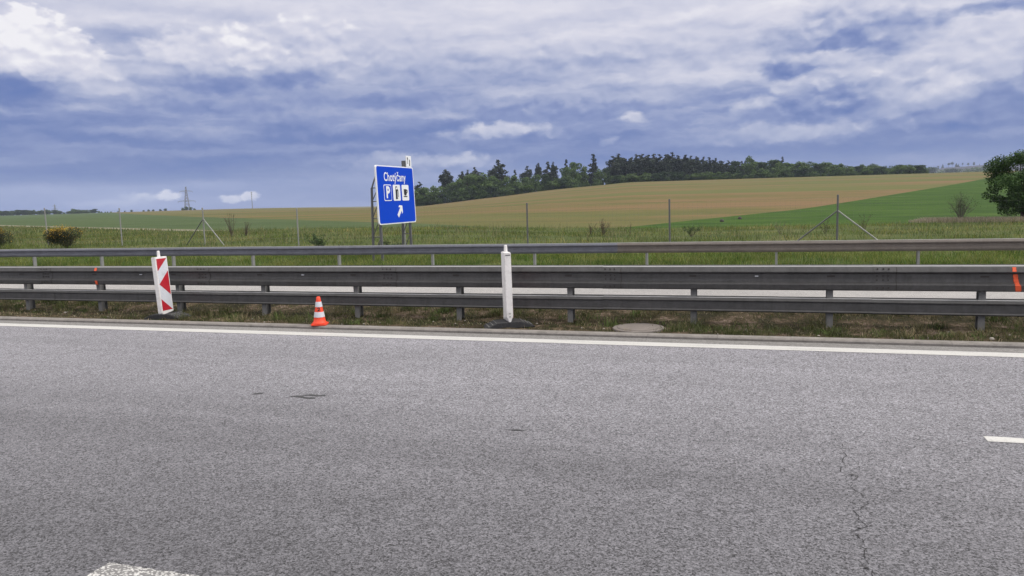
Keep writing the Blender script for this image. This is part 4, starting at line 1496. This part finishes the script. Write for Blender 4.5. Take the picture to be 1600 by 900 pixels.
broom(107, 38, 1.08, 1.5, 'dark round broom shrub with yellow blossoms on top behind the far barrier')
broom(-8, 38, 1.25, 1.6, 'broom shrub with yellow blossoms cut by the left edge of the photo')
for px, y, l in ((1130, 348, 'tiny dark clod in the green crop, left of two'), (1158, 342.5, 'tiny dark clod in the green crop, right of two')):
    d = 56 if px < 1150 else 60
    p = at_depth(px, d)
    mb = MB()
    mb.lathe([(0.16, -0.05), (0.15, 0.08), (0.1, 0.17), (0.03, 0.2)], 9)
    o = mb.build('soil_clod', M['bolt'])
    o.location = (p.x, p.y, gz(p.x, p.y))
    tag(o, l, 'clod')


# ------------------------------------------------------------------ power line
def pylon(px, d, h, label, arms, w=2.6, mem=0.22, name='lattice_pylon'):
    p = at_depth(px, d)
    root = tag(empty(name, (p.x, p.y, gz(p.x, p.y)), YAW + R(12)), label, 'pylon')
    mb = MB()
    wz = lambda z: w * (1 - z / h) ** 1.15 + 0.45
    lev = [h * t for t in (0, 0.17, 0.32, 0.45, 0.57, 0.68, 0.78, 0.88, 1.0)]
    cs = ((-1, -1), (1, -1), (1, 1), (-1, 1))
    for z0, z1 in zip(lev[:-1], lev[1:]):
        a, b = wz(z0), wz(z1)
        for k in range(4):
            c0, c1 = cs[k], cs[(k + 1) % 4]
            mb.bar((c0[0] * a, c0[1] * a, z0), (c0[0] * b, c0[1] * b, z1), mem, 4)
            mb.bar((c0[0] * a, c0[1] * a, z0), (c1[0] * b, c1[1] * b, z1), mem * 0.6, 4)
            mb.bar((c1[0] * a, c1[1] * a, z0), (c0[0] * b, c0[1] * b, z1), mem * 0.6, 4)
    mb.build('tower', M['steel_far'], root, fix=False)
    for z, half, dz in arms:
        mb = MB()
        for s in (-1, 1):
            for q in (-0.4, 0.4):
                mb.bar((0, q, z), (s * half, 0, z), mem * 0.8, 4)
            mb.bar((0, 0, z + dz), (s * half, 0, z), mem * 0.8, 4)
            for t in (0.35, 0.7):
                mb.bar((s * half * t, 0, z), (s * half * t, 0, z + dz * (1 - t)), mem * 0.5, 4)
            mb.bar((s * half, 0, z), (s * half, 0, z - 1.8), mem * 0.7, 4)
        mb.build('crossarm', M['steel_far'], root, fix=False)
    return root


pylon(300, 900, 27.5, 'tall lattice pylon with two crossarms on the left horizon', [(h_, l_, z_) for h_, l_, z_ in ((10.5, 9.6, 1.6), (22, 7.0, 1.6))], 2.4, 0.24)
mbp = pylon(95, 1900, 24, 'tiny far lattice pylon above the dark tree line on the left', [(13, 7, 1.5), (20, 5, 1.5)], 2.2, 0.32)
p = at_depth(401, 900)
root = tag(empty('pole', (p.x, p.y, gz(p.x, p.y))), 'slim lone pole on the horizon between the pylon and the blue sign', 'pole')
mb = MB(); mb.bar((0, 0, -0.5), (0, 0, 19.5), 0.42, 8, 0.3); mb.build('mast', M['steel_far'], root)
mb = MB(); mb.bar((-1.4, 0, 18.6), (1.4, 0, 18.6), 0.22, 6); mb.bar((-1.2, 0, 16.8), (1.2, 0, 16.8), 0.2, 6); mb.build('crossarm', M['steel_far'], root)

# ------------------------------------------------------------------ sky and sun
SUN_DIR = Vector((0.78, 0.12, 0.8)).normalized()
sun = bpy.data.lights.new('sun', 'SUN')
sun.energy = 2.2
sun.angle = R(11)
sun.color = (1.0, 0.955, 0.9)
so = bpy.data.objects.new('sun', sun)
so.rotation_euler = SUN_DIR.to_track_quat('Z', 'Y').to_euler()
so.location = (20, 20, 40)
COL.objects.link(so)

world = bpy.data.worlds.new('World')
scene.world = world
world.use_nodes = True
W = NT(world.node_tree)
bg = world.node_tree.nodes['Background']
wo = world.node_tree.nodes['World Output']
sky = W.node('ShaderNodeTexSky', sky_type='NISHITA')
sky.sun_disc = False
sky.sun_elevation = math.asin(SUN_DIR.z)
sky.sun_rotation = math.atan2(SUN_DIR.x, SUN_DIR.y)
sky.air_density = 1.0
sky.dust_density = 1.0
bg.inputs['Strength'].default_value = 0.1
W.L.new(sky.outputs[0], bg.inputs['Color'])

# clouds: a deck of bands and heaps described by direction (azimuth, elevation in degrees)
D = W.node('ShaderNodeTexCoord').outputs['Generated']
sx = W.node('ShaderNodeSeparateXYZ')
W.put(sx.inputs[0], D)
az = W.math('MULTIPLY', W.math('ARCTAN2', sx.outputs[0], sx.outputs[1]), 57.2958)
el = W.math('MULTIPLY', W.math('ARCSINE', sx.outputs[2]), 57.2958)
cc = W.node('ShaderNodeCombineXYZ')
W.put(cc.inputs[0], az)
W.put(cc.inputs[1], el)
AE = cc.outputs[0]


def azel(x, y):
    d = ray(x, y)
    return math.degrees(math.atan2(d.x, d.y)), math.degrees(math.atan2(d.z, math.hypot(d.x, d.y)))


# the domain is stirred by noise so that heaps get cauliflower outlines
n_big = W.noise2(W.mapping(AE, (0.16, 0.34, 1)), 1.0, 3, 0.5, 0, 1)
n_mid = W.noise2(W.mapping(AE, (0.55, 0.95, 1)), 1.0, 5, 0.6, 0, 1)
half = (0.5, 0.5, 0.5)
w1 = W.vmath('MULTIPLY', W.vmath('SUBTRACT', n_big, half), (1.2, 0.6, 0))
w2 = W.vmath('MULTIPLY', W.vmath('SUBTRACT', n_mid, half), (1.3, 0.75, 0))
P_ = W.vmath('ADD', W.vmath('ADD', AE, w1), w2)
# general brightness by height: blue grey near the ground, a bright veil above
acc = W.ramp(W.maprange(el, 0, 60), [(0.0, gray(0.35)), (0.02, gray(0.25)), (0.05, gray(0.22)), (0.085, gray(0.30)), (0.115, gray(0.45)), (0.15, gray(0.61)), (0.18, gray(0.73)), (0.21, gray(0.79)), (0.25, gray(0.8)), (1.0, gray(0.86))])


def smooth(v, a, b):
    n = W.node('ShaderNodeMapRange', interpolation_type='SMOOTHSTEP')
    W.put(n.inputs[0], v)
    n.inputs[1].default_value, n.inputs[2].default_value = a, b
    return n.outputs[0]


def local(x, y, hw_, hh_):
    """offset and scale that bring the cloud at photo point (x, y) to a unit disc in azimuth and elevation"""
    a0, e0 = azel(x, y)
    sa_ = hw_ * abs(azel(x + 10, y)[0] - a0) / 10
    se_ = hh_ * abs(azel(x, y - 10)[1] - e0) / 10
    return (1 / sa_, 1 / se_, 0), (-a0 / sa_, -e0 / se_, 0)


# broad brighter and darker areas of the deck
for (x, y, hw_, hh_, amp) in [(980, 130, 330, 45, 0.10), (215, 45, 90, 34, -0.12), (640, 120, 60, 30, -0.06), (150, 235, 330, 45, -0.06), (1250, 205, 230, 18, 0.08), (1000, 35, 300, 40, 0.04), (320, 275, 400, 10, -0.06), (1000, 240, 300, 12, -0.06), (500, 285, 160, 12, 0.10), (120, 172, 90, 9, 0.12), (330, 238, 120, 8, 0.08), (40, 248, 70, 10, 0.08), (170, 318, 60, 8, 0.2), (1500, 215, 120, 7, 0.12)]:
    sc_, of_ = local(x, y, hw_, hh_)
    q = W.vmath('MULTIPLY_ADD', P_, sc_, of_)
    acc = W.math('MULTIPLY_ADD', W.math('POWER', 0.45, W.vmath('DOT_PRODUCT', q, q)), amp, acc)
# stacked thin layers between the heaps
layer = W.noise2(W.mapping(P_, (0.07, 0.5, 1)), 1.0, 5, 0.55)
layer_up = W.noise2(W.mapping(P_, (0.07, 0.5, 1), loc=(0, -0.3, 0)), 1.0, 5, 0.55)
env = W.ramp(W.maprange(el, 0, 20), [(0.0, gray(0.35)), (0.15, gray(0.7)), (0.3, gray(1)), (0.5, gray(1)), (0.62, gray(0.6)), (0.8, gray(0.3))])
acc = W.math('MULTIPLY_ADD', W.math('MULTIPLY', W.math('SUBTRACT', layer, 0.5), env), 0.46, acc)
acc = W.math('MULTIPLY_ADD', W.math('MULTIPLY', W.math('SUBTRACT', layer, layer_up), env), 0.5, acc)


# cauliflower texture: rounded cells at several sizes, lit from above
def cells(off):
    v = W.node('ShaderNodeTexVoronoi', feature='SMOOTH_F1', voronoi_dimensions='2D')
    W.put(v.inputs['Vector'], W.mapping(W.vmath('ADD', AE, w2), (0.30, 0.52, 1), loc=off))
    v.inputs['Scale'].default_value = 1.0
    v.inputs['Detail'].default_value = 2.0
    v.inputs['Roughness'].default_value = 0.55
    v.inputs['Smoothness'].default_value = 0.35
    return v.outputs['Distance']


ce = cells((0, 0, 0))
ce_up = cells((-0.06, -0.2, 0))
plit = W.math('SUBTRACT', ce_up, ce)
fray = W.math('SUBTRACT', W.noise2(W.mapping(AE, (0.9, 1.8, 1)), 1.0, 7, 0.6), 0.5)
rim = W.math('ADD', W.math('MULTIPLY', W.math('SUBTRACT', ce, 0.62), 0.62), W.math('MULTIPLY', fray, 0.4))
heaps = [
    # photo x, y, half width, half height, brightness at the top, at the base, softness, cover
    (760, 100, 250, 26, 0.64, 0.44, 0.35, 0.8), (1010, 78, 190, 24, 0.72, 0.52, 0.4, 0.7), (600, 70, 90, 34, 0.78, 0.6, 0.4, 0.6), (360, 20, 80, 14, 0.72, 0.62, 0.5, 0.7),
    (460, 88, 120, 56, 0.84, 0.5, 0.22, 0.85), (310, 88, 125, 46, 0.93, 0.6, 0.16, 0.9), (55, 80, 118, 66, 1.05, 0.78, 0.09, 1.0), (130, 110, 60, 40, 0.92, 0.62, 0.2, 0.8),
    (25, 138, 100, 24, 0.2, 0.12, 0.5, 0.95), (330, 132, 95, 18, 0.36, 0.2, 0.5, 0.8), (450, 122, 70, 15, 0.4, 0.24, 0.5, 0.75),
    (600, 157, 150, 15, 0.38, 0.26, 0.45, 0.8), (445, 192, 68, 34, 0.36, 0.18, 0.25, 0.7), (860, 168, 170, 18, 0.5, 0.24, 0.4, 0.85), (640, 178, 70, 9, 0.56, 0.4, 0.5, 0.7),
    (780, 205, 95, 12, 0.78, 0.52, 0.35, 0.9), (892, 202, 32, 13, 0.44, 0.26, 0.25, 0.9), (992, 182, 19, 7, 0.74, 0.56, 0.4, 0.9), (955, 219, 16, 8, 0.6, 0.4, 0.3, 0.8),
    (1510, 85, 170, 62, 0.84, 0.66, 0.25, 0.8), (1400, 130, 110, 70, 0.76, 0.54, 0.22, 0.8), (1450, 150, 85, 44, 0.8, 0.5, 0.16, 0.85),
    (1330, 48, 135, 46, 0.66, 0.27, 0.3, 0.92), (1235, 100, 55, 18, 0.5, 0.2, 0.25, 0.9), (1290, 90, 80, 14, 0.82, 0.6, 0.3, 0.8), (1290, 152, 125, 30, 0.62, 0.18, 0.3, 0.92), (1185, 170, 40, 22, 0.72, 0.4, 0.25, 0.7), (1190, 190, 50, 13, 0.44, 0.22, 0.3, 0.8), (1090, 106, 22, 11, 0.52, 0.38, 0.6, 0.6),
    (1500, 186, 150, 27, 0.42, 0.08, 0.4, 0.95), (1580, 155, 70, 34, 0.38, 0.22, 0.4, 0.85), (1560, 8, 110, 12, 0.5, 0.3, 0.4, 0.8), (1240, 211, 130, 17, 0.66, 0.46, 0.4, 0.8), (1060, 182, 46, 14, 0.5, 0.32, 0.35, 0.7), (1120, 215, 80, 12, 0.5, 0.4, 0.5, 0.7),
    (692, 253, 75, 14, 0.68, 0.44, 0.4, 0.85), (612, 258, 64, 20, 0.52, 0.32, 0.25, 0.8), (665, 303, 30, 9, 0.66, 0.5, 0.35, 0.8), (225, 309, 38, 7, 0.66, 0.5, 0.5, 0.8), (262, 305, 22, 7, 0.86, 0.62, 0.3, 0.95), (362, 311, 19, 7, 0.76, 0.56, 0.3, 0.9), (394, 308, 14, 7, 0.82, 0.6, 0.3, 0.9), (250, 155, 70, 18, 0.56, 0.36, 0.3, 0.7), (300, 207, 60, 8, 0.5, 0.36, 0.4, 0.7),
]
for (x, y, hw_, hh_, vt, vb, soft, cover_) in heaps:
    sc_, of_ = local(x, y, hw_, hh_)
    q = W.vmath('MULTIPLY_ADD', P_, sc_, of_)
    sq = W.node('ShaderNodeSeparateXYZ')
    W.put(sq.inputs[0], q)
    k = W.math('ADD', W.vmath('LENGTH', q), rim)
    msk = W.math('MULTIPLY', smooth(k, 1.06 + soft * 1.25, 1.0 - soft * 1.25), cover_)
    v = W.math('MULTIPLY_ADD', W.math('ADD', sq.outputs[1], W.math('MULTIPLY', plit, 1.5)), (vt - vb) * 0.55, (vt + vb) / 2)
    acc = W.math('MULTIPLY_ADD', W.math('SUBTRACT', v, acc), msk, acc)
acc = W.math('MULTIPLY_ADD', W.math('MULTIPLY', plit, env), 0.11, acc, clamp=True)


def lin(r, g, b):
    f = lambda c: (c / 255 / 12.92) if c / 255 <= 0.04045 else ((c / 255 + 0.055) / 1.055) ** 2.4
    return (f(r), f(g), f(b))


cl = W.ramp(acc, [(0.0, lin(72, 104, 174)), (0.2, lin(100, 121, 179)), (0.38, lin(132, 146, 192)), (0.55, lin(168, 176, 207)), (0.72, lin(202, 204, 223)), (0.86, lin(223, 222, 234)), (1.0, lin(246, 244, 248))])
bg2 = W.node('ShaderNodeBackground')
W.put(bg2.inputs['Color'], cl)
bg2.inputs['Strength'].default_value = 1.0
# the deck overhead, lit by the sun behind it, is an even veil, much brighter than the part near the horizon
bg3 = W.node('ShaderNodeBackground')
W.put(bg3.inputs['Color'], W.mix(W.maprange(el, 14, 30), lin(222, 221, 234) + (1,), (0.86, 0.835, 0.8, 1)))
W.put(bg3.inputs['Strength'], W.maprange(el, 15, 50, 1.0, 2.3))
up_ = smooth(el, 14.3, 17.5)
veil = W.math('MAXIMUM', up_, W.math('LESS_THAN', el, -0.6))
mx0 = W.node('ShaderNodeMixShader')
W.put(mx0.inputs[0], veil)
W.L.new(bg2.outputs[0], mx0.inputs[1])
W.L.new(bg3.outputs[0], mx0.inputs[2])
mx = W.node('ShaderNodeMixShader')
mx.inputs[0].default_value = 0.96
W.L.new(bg.outputs[0], mx.inputs[1])
W.L.new(mx0.outputs[0], mx.inputs[2])
W.L.new(mx.outputs[0], wo.inputs['Surface'])
world.cycles.sampling_method = 'MANUAL'
world.cycles.sample_map_resolution = 512

vs_ = scene.view_settings
vs_.view_transform = 'Standard'
vs_.look = 'None'
vs_.exposure = 0.0
vs_.gamma = 1.0
vs_.use_curve_mapping = False
scene.cycles.max_bounces = 6
scene.cycles.transparent_max_bounces = 8

# ------------------------------------------------------------------ the air
mt = bpy.data.materials.new('haze')
mt.use_nodes = True
t = mt.node_tree
t.nodes.remove(t.nodes['Principled BSDF'])
pv = t.nodes.new('ShaderNodeVolumePrincipled')
pv.inputs['Color'].default_value = (0.7, 0.8, 1.0, 1)
pv.inputs['Density'].default_value = 0.00012
t.links.new(pv.outputs[0], t.nodes['Material Output'].inputs['Volume'])
mb = MB()
mb.box(-3400, 3400, -3400, 3400, -45, 130)
tag(mb.build('haze', mt), kind='stuff')
scene.cycles.volume_bounces = 0
